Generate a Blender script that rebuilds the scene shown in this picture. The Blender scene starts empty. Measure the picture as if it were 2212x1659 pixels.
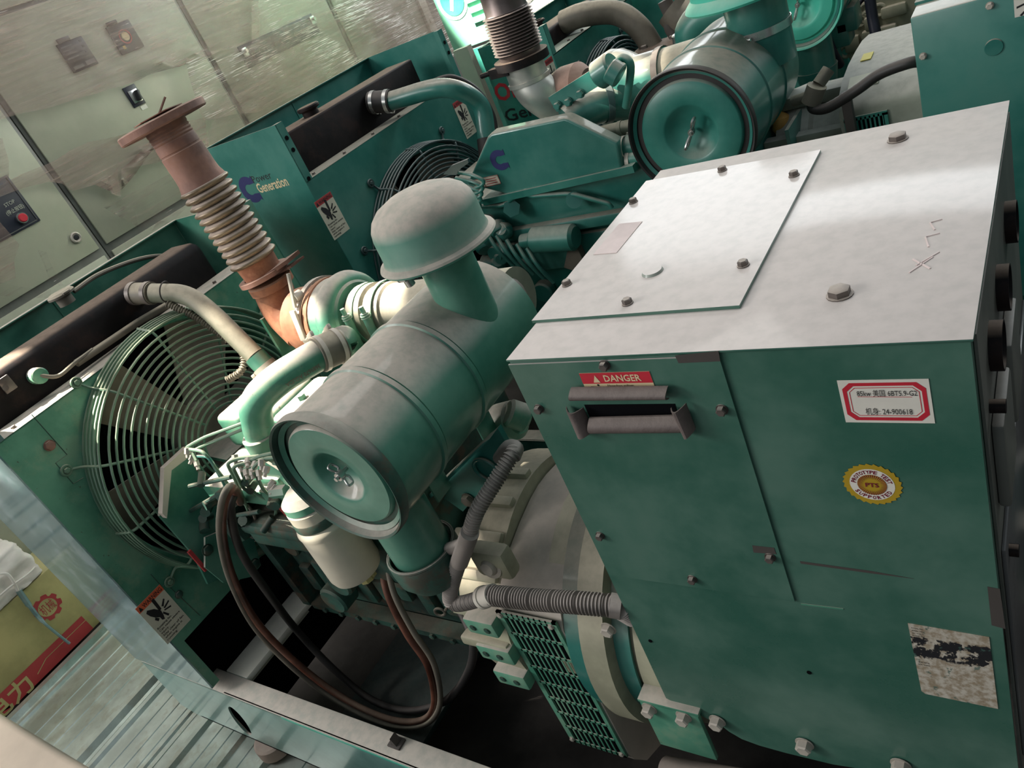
import bpy, bmesh, math, random
from mathutils import Vector, Matrix
from math import pi, sin, cos, radians
random.seed(7)
V = Vector
sc = bpy.context.scene
COL = sc.collection
# ------------------------------------------------------------------ camera
CAM = V((0.63554, -0.691904, 1.86889))
FPX = 1659.99
RC = [[0.7981, 0.4716, -0.3751], [-0.0168, -0.6048, -0.7962], [-0.6023, 0.6417, -0.4748]]  # rows: right, down, forward
RIGHT, DOWN, FWD = (V(r).normalized() for r in RC)
cd = bpy.data.cameras.new('camera'); cd.sensor_width = 36; cd.lens = 36 * FPX / 2212
cd.clip_start = 0.02; cd.clip_end = 60
cam = bpy.data.objects.new('camera', cd); COL.objects.link(cam)
cam.matrix_world = Matrix.Translation(CAM) @ Matrix((RIGHT, -DOWN, -FWD)).transposed().to_4x4()
sc.camera = cam
def at(u, v, ax, val):
    """survey point: where the sight line through (u, v) meets the real plane ax = val"""
    d = RIGHT * ((u - 1106) / FPX) + DOWN * ((v - 829.5) / FPX) + FWD
    k = 'xyz'.index(ax)
    return CAM + d * ((val - CAM[k]) / d[k])
def TP(*a): return [at(*p) for p in a]
# ------------------------------------------------------------------ materials
def lin(c): return tuple(((x / 255) / 12.92 if x / 255 <= .04045 else ((x / 255 + .055) / 1.055) ** 2.4) for x in c) + (1,)
MATS = {}
def nt(name):
    m = bpy.data.materials.new(name); m.use_nodes = True; n = m.node_tree; n.nodes.clear()
    out = n.nodes.new('ShaderNodeOutputMaterial'); MATS[name] = m
    def N(t, **k):
        x = n.nodes.new(t)
        for a, b in k.items():
            if a in x.inputs: x.inputs[a].default_value = b
            else: setattr(x, a, b)
        return x
    return m, n, N, n.links.new, out
def noise(N, L, scale, detail=4, vec=None, rough=.6):
    x = N('ShaderNodeTexNoise', Scale=scale, Detail=detail, Roughness=rough)
    if vec is not None: L(vec, x.inputs['Vector'])
    return x.outputs['Fac']
def ramp(N, L, fac, a, b, ca=0., cb=1.):
    x = N('ShaderNodeMapRange'); x.inputs['From Min'].default_value = a; x.inputs['From Max'].default_value = b
    x.inputs['To Min'].default_value = ca; x.inputs['To Max'].default_value = cb; x.interpolation_type = 'SMOOTHSTEP'
    L(fac, x.inputs['Value']); return x.outputs['Result']
def mth(N, L, op, a, b):
    x = N('ShaderNodeMath', operation=op)
    for i, s in enumerate((a, b)):
        if isinstance(s, (int, float)): x.inputs[i].default_value = s
        else: L(s, x.inputs[i])
    return x.outputs[0]
def mixc(N, L, f, a, b):
    x = N('ShaderNodeMix', data_type='RGBA')
    if isinstance(f, (int, float)): x.inputs[0].default_value = f
    else: L(f, x.inputs[0])
    for i, s in ((6, a), (7, b)):
        if isinstance(s, tuple): x.inputs[i].default_value = s
        else: L(s, x.inputs[i])
    return x.outputs[2]
DUST = lin((196, 182, 170))
def paint(name, base, rough=.35, dust=.8, dustc=DUST, dm=.14, film=.16, metal=0., vary=.12, stain=None, stain_amt=0., lo=.25, hi=.8, bump=.0, coat=0., chips=0., bscale=60, spec=.5):
    """painted metal with settled dust on the faces that look up"""
    m, n, N, L, out = nt(name)
    geo = N('ShaderNodeNewGeometry'); tc = N('ShaderNodeTexCoord'); oc = tc.outputs['Object']
    sep = N('ShaderNodeSeparateXYZ'); L(geo.outputs['True Normal'], sep.inputs[0])
    n1 = noise(N, L, 5, 6, oc); n2 = noise(N, L, 45, 4, oc)
    b = lin(base) if len(base) == 3 else base
    dark = tuple(c * (1 - vary * 2.2) for c in b[:3]) + (1,); lite = tuple(min(1, c * (1 + vary * 1.6)) for c in b[:3]) + (1,)
    col = mixc(N, L, ramp(N, L, n1, .35, .65), dark, lite)
    ns = N('ShaderNodeSeparateXYZ'); L(geo.outputs['Normal'], ns.inputs[0])
    up = ramp(N, L, ns.outputs['Z'], lo, hi)
    f = mth(N, L, 'MULTIPLY', up, ramp(N, L, n2, .2, .6, dust * (1 - dm * 1.2), dust))
    thin = ramp(N, L, n1, .3, .75, .0, film * dust)      # a thin film of dust everywhere
    f = mth(N, L, 'MAXIMUM', f, thin)
    if stain:
        st = mth(N, L, 'MULTIPLY', ramp(N, L, noise(N, L, 9, 8, oc, .7), .5, .62), stain_amt)
        col = mixc(N, L, st, col, lin(stain))
    dcol = mixc(N, L, ramp(N, L, n2, .3, .7), tuple(c * (1 - dm) for c in dustc[:3]) + (1,), dustc)
    col = mixc(N, L, f, col, dcol)
    if chips:
        ch = mth(N, L, 'MULTIPLY', ramp(N, L, noise(N, L, 70, 3, oc, .5), .72, .75), chips)
        col = mixc(N, L, ch, col, lin((70, 48, 42)))
    p = N('ShaderNodeBsdfPrincipled', Metallic=metal)
    p.inputs['Specular IOR Level'].default_value = spec
    L(col, p.inputs['Base Color'])
    rr = mth(N, L, 'ADD', mth(N, L, 'MULTIPLY', f, .85 - rough), rough); L(rr, p.inputs['Roughness'])
    if coat: p.inputs['Coat Weight'].default_value = coat; p.inputs['Coat Roughness'].default_value = .12
    if metal: L(mth(N, L, 'SUBTRACT', metal, f), p.inputs['Metallic'])
    if bump:
        bp = N('ShaderNodeBump', Strength=bump, Distance=.002); L(noise(N, L, bscale, 6, oc), bp.inputs['Height']); L(bp.outputs[0], p.inputs['Normal'])
    L(p.outputs[0], out.inputs[0]); return m
def flat(name, c, rough=.6, metal=0., emis=0., spec=.5):
    m, n, N, L, out = nt(name)
    p = N('ShaderNodeBsdfPrincipled', Roughness=rough, Metallic=metal)
    p.inputs['Specular IOR Level'].default_value = spec
    tc = N('ShaderNodeTexCoord')
    b = lin(c); k = mixc(N, L, noise(N, L, 30, 3, tc.outputs['Object']), tuple(x * .86 for x in b[:3]) + (1,), tuple(min(1, x * 1.1) for x in b[:3]) + (1,))
    L(k, p.inputs['Base Color'])
    if emis: p.inputs['Emission Color'].default_value = b; p.inputs['Emission Strength'].default_value = emis
    L(p.outputs[0], out.inputs[0]); return m
paint('green_old', (58, 126, 106), .32, .92, vary=.1, coat=.25)
paint('green_box', (52, 102, 86), .27, .96, dustc=lin((212, 201, 195)), dm=.06, film=.1, vary=.06, coat=.3, bump=.05, bscale=260)
paint('green_shroud', (66, 138, 112), .35, .9, vary=.12, stain=(150, 160, 130), stain_amt=.25, chips=.6)
paint('green_dark', (30, 78, 66), .45, .6, vary=.25, stain=(70, 52, 40), stain_amt=.7)
paint('green_new', (36, 116, 106), .3, .75, dustc=lin((176, 160, 146)), vary=.08, coat=.3)
paint('green_far', (40, 120, 108), .33, .6, dustc=lin((176, 166, 154)), vary=.1)
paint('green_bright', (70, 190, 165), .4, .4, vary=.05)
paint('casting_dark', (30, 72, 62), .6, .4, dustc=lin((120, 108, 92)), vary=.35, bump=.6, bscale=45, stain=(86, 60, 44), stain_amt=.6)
paint('beige_cast', (158, 156, 132), .6, .85, vary=.12, bump=.25, dustc=lin((196, 184, 164)))
paint('beige_wrap', (186, 176, 164), .5, .75, vary=.05, bump=.15, dustc=lin((205, 188, 176)))
paint('grey_alt', (128, 132, 118), .5, .8, vary=.12, dustc=lin((205, 200, 192)))
paint('rust', (132, 96, 84), .75, .55, dustc=lin((196, 166, 150)), vary=.25, bump=.5, stain=(140, 92, 66), stain_amt=.4)
paint('rust_orange', (150, 98, 70), .8, .35, dustc=lin((186, 158, 134)), vary=.25, bump=.5, stain=(120, 66, 44), stain_amt=.6)
paint('bellows', (122, 104, 80), .38, .92, dustc=lin((206, 188, 176)), metal=.4, vary=.25, lo=.5, hi=.95)
paint('bellows_dark', (96, 86, 84), .35, .5, dustc=lin((150, 136, 128)), metal=.7, vary=.2, lo=.5, hi=.95)
paint('galvanised', (176, 178, 172), .38, .55, metal=.8, vary=.12)
paint('tank_black', (16, 15, 18), .6, .7, dustc=lin((140, 122, 108)), vary=.25, bump=.15, stain=(50, 34, 30), stain_amt=.4, lo=.75, hi=1., film=.04, spec=.15)
paint('hose_dusty', (96, 90, 80), .6, .8, dustc=lin((186, 174, 154)), vary=.1)
paint('pipe_dusty', (112, 116, 100), .5, .85, dustc=lin((196, 184, 164)), vary=.1, lo=-.1, hi=.7)
paint('rubber_black', (34, 32, 32), .5, .5, dustc=lin((110, 100, 94)), vary=.2)
paint('conduit_grey', (118, 110, 104), .5, .7, dustc=lin((200, 188, 180)), vary=.08)
paint('conduit_white', (196, 190, 178), .5, .6, vary=.06)
paint('bolt_grey', (84, 76, 72), .45, .75, lo=.6, hi=1., metal=.3, vary=.2)
paint('bolt_white', (186, 178, 166), .4, .6, metal=.2, vary=.15)
paint('steel', (190, 190, 188), .25, .3, metal=.9, vary=.1)
paint('wire_green', (92, 128, 106), .4, .5, vary=.15, dustc=lin((170, 165, 140)))
paint('wire_dark', (56, 82, 82), .4, .45, vary=.15, dustc=lin((140, 140, 136)))
paint('blade_grey', (140, 130, 116), .6, .4, vary=.1)
paint('filter_white', (206, 198, 178), .4, .5, vary=.06)
paint('cable_orange', (98, 54, 40), .35, .8, dustc=lin((170, 142, 122)), vary=.3, lo=.1, hi=.9)
paint('bay_teal', (14, 52, 50), .7, .15, vary=.2)
paint('sticker_worn', (206, 188, 184), .7, .5, dustc=lin((214, 198, 194)), vary=.05)
paint('trim_rubber', (104, 92, 88), .6, .5, dustc=lin((150, 136, 128)), vary=.12, bump=.6, bscale=90)
paint('rail_paint', (112, 158, 152), .28, .92, dustc=lin((206, 194, 182)), vary=.1, coat=.4)
paint('panel_gloss', (118, 148, 150), .11, .5, vary=.1, coat=.35, film=.02, metal=.35, stain=(170, 188, 196), stain_amt=.55)  # blue-grey base and pale blotches paint in the reflection on the side sheet
paint('cabinet', (164, 166, 146), .42, .3, vary=.03, lo=.7)
paint('cabinet_edge', (190, 184, 168), .4, .3, vary=.05, lo=.7)
paint('slot_grey', (96, 98, 92), .45, .3, vary=.1)
paint('card_yellow', (176, 168, 112), .75, .2, vary=.07, lo=.7)
paint('green_cap', (62, 134, 116), .4, .92, vary=.08, lo=-.05, hi=.55)
paint('bay_dark', (30, 24, 22), .9, .1, vary=.2)
paint('crate_beige', (206, 186, 166), .55, .2, vary=.04, lo=.7)
paint('sheet_zinc', (214, 224, 218), .3, .35, metal=.9, vary=.1, dustc=lin((178, 170, 150)), lo=.9, hi=1.1, stain=(170, 160, 138), stain_amt=.35)
paint('cloth_white', (232, 224, 216), .8, .2, vary=.04, bump=.5)
paint('stone', (176, 156, 146), .85, .3, vary=.1, bump=.6)
paint('concrete', (52, 48, 46), .85, .3, dustc=lin((70, 62, 56)), vary=.3, bump=.3)
paint('wood_white', (236, 232, 218), .6, .3, vary=.08)
flat('navy', (30, 34, 92)); flat('black', (18, 18, 22), .5); flat('ink', (24, 24, 28), .6)
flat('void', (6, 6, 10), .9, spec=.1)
flat('white', (226, 220, 208), .55); flat('paper', (208, 204, 184), .55); flat('red', (196, 40, 56), .5)
flat('red_faded', (176, 60, 62), .5); flat('orange', (224, 104, 66), .5); flat('gold', (180, 148, 40), .45)
flat('maroon', (120, 26, 48), .5); flat('panel_black', (36, 38, 52), .45); flat('red_onan', (190, 40, 52), .5)
flat('amber', (226, 170, 96), .5); flat('yellow', (206, 190, 60), .5); flat('glass_grey', (96, 96, 96), .25)
flat('meter', (44, 44, 48), .4); flat('cream', (222, 200, 160), .5); flat('text_light', (180, 184, 168), .6)
flat('hall_wall', (128, 128, 120), .8); flat('mint', (120, 190, 160), .5); flat('tape', (72, 66, 62), .75)
def mk_special():
    # worn nameplate: paper with black flaking band
    m, n, N, L, out = nt('nameplate')
    tc = N('ShaderNodeTexCoord'); oc = tc.outputs['Object']; sep = N('ShaderNodeSeparateXYZ'); L(oc, sep.inputs[0])
    w = noise(N, L, 38, 6, oc, .65); w2 = noise(N, L, 90, 4, oc, .6)
    base = mixc(N, L, ramp(N, L, w2, .35, .65), lin((150, 134, 112)), lin((196, 188, 174)))
    zz = mth(N, L, 'ADD', sep.outputs['Z'], mth(N, L, 'MULTIPLY', mth(N, L, 'SUBTRACT', w, .5), .05))
    band = mth(N, L, 'MULTIPLY', ramp(N, L, zz, .004, .008), ramp(N, L, zz, .048, .052, 1, 0))
    band = mth(N, L, 'MULTIPLY', band, ramp(N, L, w, .5, .54, 1, 0))
    col = mixc(N, L, band, base, lin((30, 30, 34)))
    col = mixc(N, L, mth(N, L, 'MULTIPLY', ramp(N, L, noise(N, L, 60, 5, oc), .6, .66), .8), col, lin((70, 100, 92)))
    p = N('ShaderNodeBsdfPrincipled', Roughness=.5); L(col, p.inputs['Base Color']); L(p.outputs[0], out.inputs[0])
    # stretch film: clear with drawn-out streaks, the white ones paint in its gloss
    for nm, lo_, hi_, fmin, fmax in (('film', .40, .75, .26, .58), ('film_thin', .52, .8, .04, .4), ('film_streak', .45, .75, .2, .55)):
        m, n, N, L, out = nt(nm)
        tc = N('ShaderNodeTexCoord'); mp = N('ShaderNodeMapping'); L(tc.outputs['Object'], mp.inputs[0])
        mp.inputs['Rotation'].default_value = (radians(-14), 0, 0); mp.inputs['Scale'].default_value = (1, 1.3, 26)
        s = noise(N, L, 2.2, 8, mp.outputs[0], .62); s2 = noise(N, L, 3, 3, tc.outputs['Object'])
        mp2 = N('ShaderNodeMapping'); L(tc.outputs['Object'], mp2.inputs[0])
        mp2.inputs['Rotation'].default_value = (radians(-16), 0, 0); mp2.inputs['Scale'].default_value = (1, 3.5, 150)
        sp = ramp(N, L, noise(N, L, 1.5, 4, mp2.outputs[0], .6), *((.54, .60) if nm == 'film_streak' else (.66, .72)))
        sp = mth(N, L, 'MULTIPLY', sp, ramp(N, L, s2, .42, .58))
        if nm == 'film_streak': mp2.inputs['Rotation'].default_value = (radians(-30), 0, 0); mp.inputs['Rotation'].default_value = (radians(-28), 0, 0)
        f = mth(N, L, 'MULTIPLY', ramp(N, L, s, lo_ - .15, hi_), ramp(N, L, s2, .3, .7, .6, 1.1))
        f = ramp(N, L, f, 0, 1, fmin, fmax)
        f = mth(N, L, 'MAXIMUM', f, mth(N, L, 'MULTIPLY', sp, .85))
        tr = N('ShaderNodeBsdfTransparent'); p = N('ShaderNodeBsdfPrincipled', Roughness=.32)
        L(mixc(N, L, sp, lin((166, 142, 128)), lin((240, 232, 226))), p.inputs['Base Color'])
        bp = N('ShaderNodeBump', Strength=.4, Distance=.01); L(s, bp.inputs['Height']); L(bp.outputs[0], p.inputs['Normal'])
        mx = N('ShaderNodeMixShader'); L(f, mx.inputs[0]); L(tr.outputs[0], mx.inputs[1]); L(p.outputs[0], mx.inputs[2]); L(mx.outputs[0], out.inputs[0])
mk_special()
# ------------------------------------------------------------------ mesh builder
def frame(d):
    d = V(d).normalized(); a = V((0, 0, 1)) if abs(d.z) < .9 else V((1, 0, 0))
    u = d.cross(a).normalized(); return u, d.cross(u).normalized(), d
def catmull(P, k=8):
    P = [V(p) for p in P]
    if len(P) < 3: return P
    Q = [P[0] * 2 - P[1]] + P + [P[-1] * 2 - P[-2]]; R = []
    for i in range(1, len(Q) - 2):
        a, b, c, d = Q[i - 1:i + 3]
        for j in range(k):
            t = j / k; R.append(.5 * ((2 * b) + (c - a) * t + (2 * a - 5 * b + 4 * c - d) * t * t + (3 * b - a - 3 * c + d) * t ** 3))
    return R + [P[-1]]
def bend(P, r=.03, k=6):
    """polyline with rounded corners"""
    P = [V(p) for p in P]; R = [P[0]]
    for i in range(1, len(P) - 1):
        a, b, c = P[i - 1:i + 2]; la, lc = (a - b).length, (c - b).length
        t = min(r, la * .45, lc * .45); s = b + (a - b) / la * t; e = b + (c - b) / lc * t
        for j in range(k + 1): q = j / k; R.append((1 - q) ** 2 * s + 2 * q * (1 - q) * b + q * q * e)
    return R + [P[-1]]
class G:
    def __init__(s): s.bm = bmesh.new(); s.mi = 0
    def _f(s, vs):
        try: f = s.bm.faces.new(vs); f.material_index = s.mi; return f
        except ValueError: return None
    def m(s, i): s.mi = i; return s
    def box(s, x0, x1, y0, y1, z0, z1, bev=0, seg=2, M=None):
        tmp = bmesh.new(); r = bmesh.ops.create_cube(tmp, size=1)
        bmesh.ops.transform(tmp, matrix=Matrix.Translation(((x0 + x1) / 2, (y0 + y1) / 2, (z0 + z1) / 2)) @ Matrix.Diagonal((abs(x1 - x0), abs(y1 - y0), abs(z1 - z0), 1)), verts=tmp.verts)
        if bev: bmesh.ops.bevel(tmp, geom=list(tmp.edges), offset=min(bev, .45 * min(abs(x1 - x0), abs(y1 - y0), abs(z1 - z0))), segments=seg, affect='EDGES', profile=.5)
        s.merge(tmp, M); return s
    def merge(s, tmp, M=None):
        mp = {}
        for v in tmp.verts: mp[v] = s.bm.verts.new(M @ v.co if M else v.co)
        for f in tmp.faces: s._f([mp[v] for v in f.verts])
        tmp.free()
    def obox(s, c, u, v, w, bev=0):
        """box centred c with full-length axis vectors u, v, w"""
        u, v, w = V(u), V(v), V(w)
        M = Matrix((u.normalized(), v.normalized(), w.normalized())).transposed().to_4x4(); M.translation = V(c)
        return s.box(-u.length / 2, u.length / 2, -v.length / 2, v.length / 2, -w.length / 2, w.length / 2, bev, 2, M)
    def bar(s, a, b, w, h, up=(0, 0, 1), bev=0):
        a, b = V(a), V(b); d = b - a; x = d.cross(V(up)).normalized(); y = x.cross(d).normalized()
        return s.obox((a + b) / 2, d, x * w, y * h, bev)
    def lathe(s, prof, o, d, seg=32, closed=False):
        u, v, d = frame(d); o = V(o); rings = []
        for r, h in prof:
            if r < 1e-6: rings.append([s.bm.verts.new(o + d * h)])
            else: rings.append([s.bm.verts.new(o + d * h + (u * cos(2 * pi * i / seg) + v * sin(2 * pi * i / seg)) * r) for i in range(seg)])
        pr = list(zip(rings, rings[1:])) + ([(rings[-1], rings[0])] if closed else [])
        for A, B in pr:
            for i in range(seg):
                j = (i + 1) % seg
                if len(A) == 1 and len(B) == 1: continue
                if len(A) == 1: s._f([A[0], B[j], B[i]])
                elif len(B) == 1: s._f([A[i], A[j], B[0]])
                else: s._f([A[i], A[j], B[j], B[i]])
        return s
    def cyl(s, a, b, r, r2=None, seg=24, bev=0):
        a, b = V(a), V(b); h = (b - a).length; r2 = r if r2 is None else r2
        if bev: pr = [(0, 0), (r - bev, 0), (r, bev), (r2, h - bev), (r2 - bev, h), (0, h)]
        else: pr = [(0, 0), (r, 0), (r2, h), (0, h)]
        return s.lathe(pr, a, b - a, seg)
    def tube(s, P, r, seg=12, cap=True, rf=None):
        P = [V(p) for p in P]; n = len(P); T = []
        for i in range(n): T.append((P[min(i + 1, n - 1)] - P[max(i - 1, 0)]).normalized())
        u = frame(T[0])[0]; rings = []; L = 0
        for i in range(n):
            if i: L += (P[i] - P[i - 1]).length
            u = (u - T[i] * u.dot(T[i])).normalized(); w = T[i].cross(u)
            R = rf(L) if rf else (r[i] if isinstance(r, (list, tuple)) else r)
            rings.append([s.bm.verts.new(P[i] + (u * cos(2 * pi * k / seg) + w * sin(2 * pi * k / seg)) * R) for k in range(seg)])
        for A, B in zip(rings, rings[1:]):
            for i in range(seg): j = (i + 1) % seg; s._f([A[i], A[j], B[j], B[i]])
        if cap: s._f(rings[0][::-1]); s._f(rings[-1])
        return s
    def ctube(s, P, r, pitch=.008, amp=.0022, seg=14, step=.002):
        """corrugated tube along a spline"""
        Q = catmull(P, 14); R = [Q[0]]; acc = 0
        for a, b in zip(Q, Q[1:]):
            l = (b - a).length; t = step - acc
            while t < l: R.append(a + (b - a) * (t / l)); t += step
            acc = l - (t - step)
        # smooth directions
        return s.tube(R, r, seg, True, rf=lambda L: r + amp * (1 if (L / pitch) % 1 < .5 else -1))
    def torus(s, c, d, R, r, seg=48, k=8):
        u, v, d = frame(d); c = V(c)
        s.lathe([(R + r * cos(2 * pi * i / k), r * sin(2 * pi * i / k)) for i in range(k)], c, d, seg, True); return s
    def prism(s, pts, vec):
        vec = V(vec); A = [s.bm.verts.new(V(p)) for p in pts]; B = [s.bm.verts.new(V(p) + vec) for p in pts]
        s._f(A[::-1]); s._f(B)
        for i in range(len(A)): j = (i + 1) % len(A); s._f([A[i], A[j], B[j], B[i]])
        return s
    def poly(s, pts): s._f([s.bm.verts.new(V(p)) for p in pts]); return s
    def hexb(s, p, d, r=.008, h=.007, w=True):
        p = V(p); u, v, d = frame(d)
        if w: s.lathe([(0, .0014), (r * 1.18, .0014), (r * 1.18, 0)], p, d, 16)
        s.lathe([(0, h), (r * .8, h), (r, h * .85), (r, 0)], p, d, 6); return s
    def plate_hole(s, x, t, y0, y1, z0, z1, cy, cz, R, seg=64):
        """plate in the plane x with a round opening"""
        def ring(xx, outer):
            L = []
            for i in range(seg):
                a = 2 * pi * (i + .5) / seg; c, q = cos(a), sin(a)
                if outer:
                    k = min((((y1 - cy) if c > 0 else (cy - y0)) / abs(c)) if abs(c) > 1e-9 else 9, (((z1 - cz) if q > 0 else (cz - z0)) / abs(q)) if abs(q) > 1e-9 else 9)
                else: k = R
                L.append(s.bm.verts.new((xx, cy + c * k, cz + q * k)))
            return L
        A, B, C_, D = ring(x, 1), ring(x, 0), ring(x - t, 1), ring(x - t, 0)
        for i in range(seg):
            j = (i + 1) % seg
            s._f([A[i], A[j], B[j], B[i]]); s._f([C_[i], D[i], D[j], C_[j]]); s._f([A[i], C_[i], C_[j], A[j]]); s._f([B[i], B[j], D[j], D[i]])
        # square off the corners
        for (yy, zz) in ((y0, z0), (y0, z1), (y1, z0), (y1, z1)):
            L = [v.co.copy() for v in A]
            best = sorted(L, key=lambda p: (p.y - yy) ** 2 + (p.z - zz) ** 2)
            e1 = [p for p in best if abs(p.y - yy) < 1e-6][0] if [p for p in best if abs(p.y - yy) < 1e-6] else None
            e2 = [p for p in best if abs(p.z - zz) < 1e-6][0] if [p for p in best if abs(p.z - zz) < 1e-6] else None
            if e1 and e2: s.prism([e1, (x, yy, zz), e2], (-t, 0, 0))
        return s
    def text(s, txt, o, u, v, h, width=None, depth=0, align='LEFT', bold=0.):
        cu = bpy.data.curves.new('t', 'FONT'); cu.body = txt; cu.size = 1; cu.align_x = align; cu.resolution_u = 2; cu.offset = bold
        ob = bpy.data.objects.new('t', cu); COL.objects.link(ob)
        bpy.context.view_layer.update()
        me = bpy.data.meshes.new_from_object(ob.evaluated_get(bpy.context.evaluated_depsgraph_get()))
        bpy.data.objects.remove(ob); bpy.data.curves.remove(cu)
        if not me.vertices: return s
        xs = [q.co.x for q in me.vertices]; wd = max(xs) - min(xs)
        ys = [q.co.y for q in me.vertices]; hh = .72
        sx = (width / wd) if width else h / hh; sy = h / hh
        u, v, o = V(u).normalized(), V(v).normalized(), V(o); x0 = min(xs) if (width and align == 'LEFT') else 0
        nv = [s.bm.verts.new(o + u * ((q.co.x - x0) * sx) + v * (q.co.y * sy)) for q in me.vertices]
        for f in me.polygons: s._f([nv[i] for i in f.vertices])
        bpy.data.meshes.remove(me); return s
    def d2(s, o, u, v, pts): return s.poly([V(o) + V(u) * a + V(v) * b for a, b in pts])
ORG = {}
def setp(o, label=None, cat=None, group=None, kind=None):
    for k, x in (('label', label), ('category', cat), ('group', group), ('kind', kind)):
        if x: o[k] = x
    return o
def empty(name, loc, label=None, cat=None, group=None):
    o = bpy.data.objects.new(name, None); COL.objects.link(o); o.location = loc; o.empty_display_size = .1
    ORG[o.name] = V(loc); return setp(o, label, cat, group)
def obj(name, g, mat, parent=None, label=None, cat=None, group=None, kind=None, smooth=38, sub=0):
    me = bpy.data.meshes.new(name)
    if isinstance(g, G):
        bmesh.ops.recalc_face_normals(g.bm, faces=g.bm.faces); g.bm.to_mesh(me); g.bm.free()
    cs = [v.co for v in me.vertices]
    lo = V([min(c[i] for c in cs) for i in range(3)]); hi = V([max(c[i] for c in cs) for i in range(3)]); c = (lo + hi) / 2
    if not parent: c.z = lo.z
    me.transform(Matrix.Translation(-c))
    for mt in (mat if isinstance(mat, (list, tuple)) else [mat]): me.materials.append(MATS[mt])
    for p in me.polygons: p.use_smooth = True
    if smooth: me.set_sharp_from_angle(angle=radians(smooth))
    o = bpy.data.objects.new(name, me); COL.objects.link(o); ORG[o.name] = c
    if parent: o.parent = parent; o.location = c - ORG[parent.name]
    else: o.location = c
    if sub: md = o.modifiers.new('s', 'SUBSURF'); md.levels = md.render_levels = sub
    return setp(o, label, cat, group, kind)
X, Y, Z = V((1, 0, 0)), V((0, 1, 0)), V((0, 0, 1))
# ================================================================== shared parts of generator sets
def bolts(parent, pts, d, mat='bolt_grey', r=.008, h=.007, name='hex_bolt', label=None):
    first = None
    for p in pts:
        if first is None:
            first = obj(name, G().hexb(p, d, r, h), mat, parent, label); base = V(p)
        else:
            c = first.copy(); COL.objects.link(c); c.parent = parent; c.location = first.location + (V(p) - base); ORG[c.name] = ORG[first.name] + V(p) - base
def hand_blade(g, o, u, v, s):
    """the severed-hand symbol in a unit square scaled s"""
    P = lambda L: g.d2(o, u * s, v * s, L)
    P([(.46, 1.0), (.60, .97), (.56, .38), (.44, .36)])                                   # blade
    P([(.0, .72), (.1, .80), (.34, .62), (.5, .34), (.46, .1), (.3, .14), (.16, .3), (.05, .5)])   # palm
    P([(.3, .14), (.46, .1), (.40, -.08), (.3, -.02)]); P([(.16, .3), (.26, .12), (.16, .06), (.08, .22)])
    P([(.62, .46), (.86, .66), (.9, .6), (.68, .38)]); P([(.64, .34), (.98, .44), (.98, .37), (.68, .27)])
    P([(.62, .26), (.92, .18), (.9, .11), (.6, .2)]); P([(.54, .22), (.66, -.06), (.58, -.1), (.48, .16)])
def warning_label(parent, o, u, v, w, h, mats=('paper', 'orange', 'ink'), label=None):
    u, v, o = V(u).normalized(), V(v).normalized(), V(o); n = u.cross(v).normalized()
    g = G(); g.prism([o, o + u * w, o + u * w + v * h, o + v * h], n * .0006)
    g.m(1); e = n * .0009
    g.d2(o + e, u, v, [(0, h * .86), (w, h * .86), (w, h), (0, h)])
    g.m(2); e2 = n * .0013
    g.d2(o + e2, u, v, [(w * .04, h * .875), (w * .17, h * .875), (w * .105, h * .975)])
    g.text('WARNING', o + e2 + u * w * .21 + v * h * .885, u, v, h * .085, w * .74, bold=.01)
    hand_blade(g, o + e2 + u * w * .14 + v * h * .455, u, v, w * .76)
    for i, t in enumerate(('Rotating fan.', 'Can cause severe', 'injury.', 'Stay clear of fan', 'when engine is', 'running.')):
        g.text(t, o + e2 + u * w * .08 + v * h * (.36 - i * .062), u, v, h * .042, w * (.58, .84, .3, .84, .7, .42)[i], bold=.012)
    return obj('warning_label', g, mats, parent, label)
def fan_guard(parent, x, cy, cz, R, mat, depth=.075, n=15, inner=.10, rw=.0036, side=5, phase=.35, tabs=(0, 2, 4, 6)):
    g = G()
    for i in range(side): g.torus((x + depth * (i + .4) / side, cy, cz), X, R - .002 * i, rw, 72, 6)
    for i in range(n):
        t = i / (n - 1); r = (R - .03) * (1 - t) + inner * t
        g.torus((x + depth + .018 * sin(t * pi / 2), cy, cz), X, r, rw, 72, 6)
    ga = obj('fan_guard', g, mat, parent)
    for k in range(12):
        a = 2 * pi * k / 12 + phase; c, s_ = cos(a), sin(a); P = []
        for r, xx in (((R + .035, x + .006),) if k in tabs else ()) + ((R + .004, x + .008), (R - .002, x + depth * .5), (R - .012, x + depth - .004), (inner, x + depth + .016)): P.append((xx, cy + c * r, cz + s_ * r))
        q = G().tube(bend(P, .02, 4), rw * 1.05, 6)
        if k in tabs: q.torus((x + .006, cy + c * (R + .045), cz + s_ * (R + .045)), X, .012, rw, 16, 6).hexb((x + .006, cy + c * (R + .045), cz + s_ * (R + .045)), X, .008, .008)
        obj('guard_stay', q, mat, ga if False else parent)
    return ga
def fan(parent, x, cy, cz, R):
    g = G()
    g.cyl((x - .03, cy, cz), (x + .03, cy, cz), R * .28, seg=28, bev=.008)
    for k in range(6):
        a = 2 * pi * k / 6; r0, r1 = R * .25, R * .93
        rad = V((0, cos(a), sin(a))); tan = V((0, -sin(a), cos(a)))
        p = [rad * r0 + tan * .045, rad * r0 - tan * .045, rad * r1 - tan * .085, rad * r1 + tan * .08]
        q = [V((x + (.03 if i in (1, 2) else -.03), cy, cz)) + w for i, w in enumerate(p)]
        g.prism(q, (.004, 0, 0))
    return obj('cooling_fan', g, 'blade_grey', parent)
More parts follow.
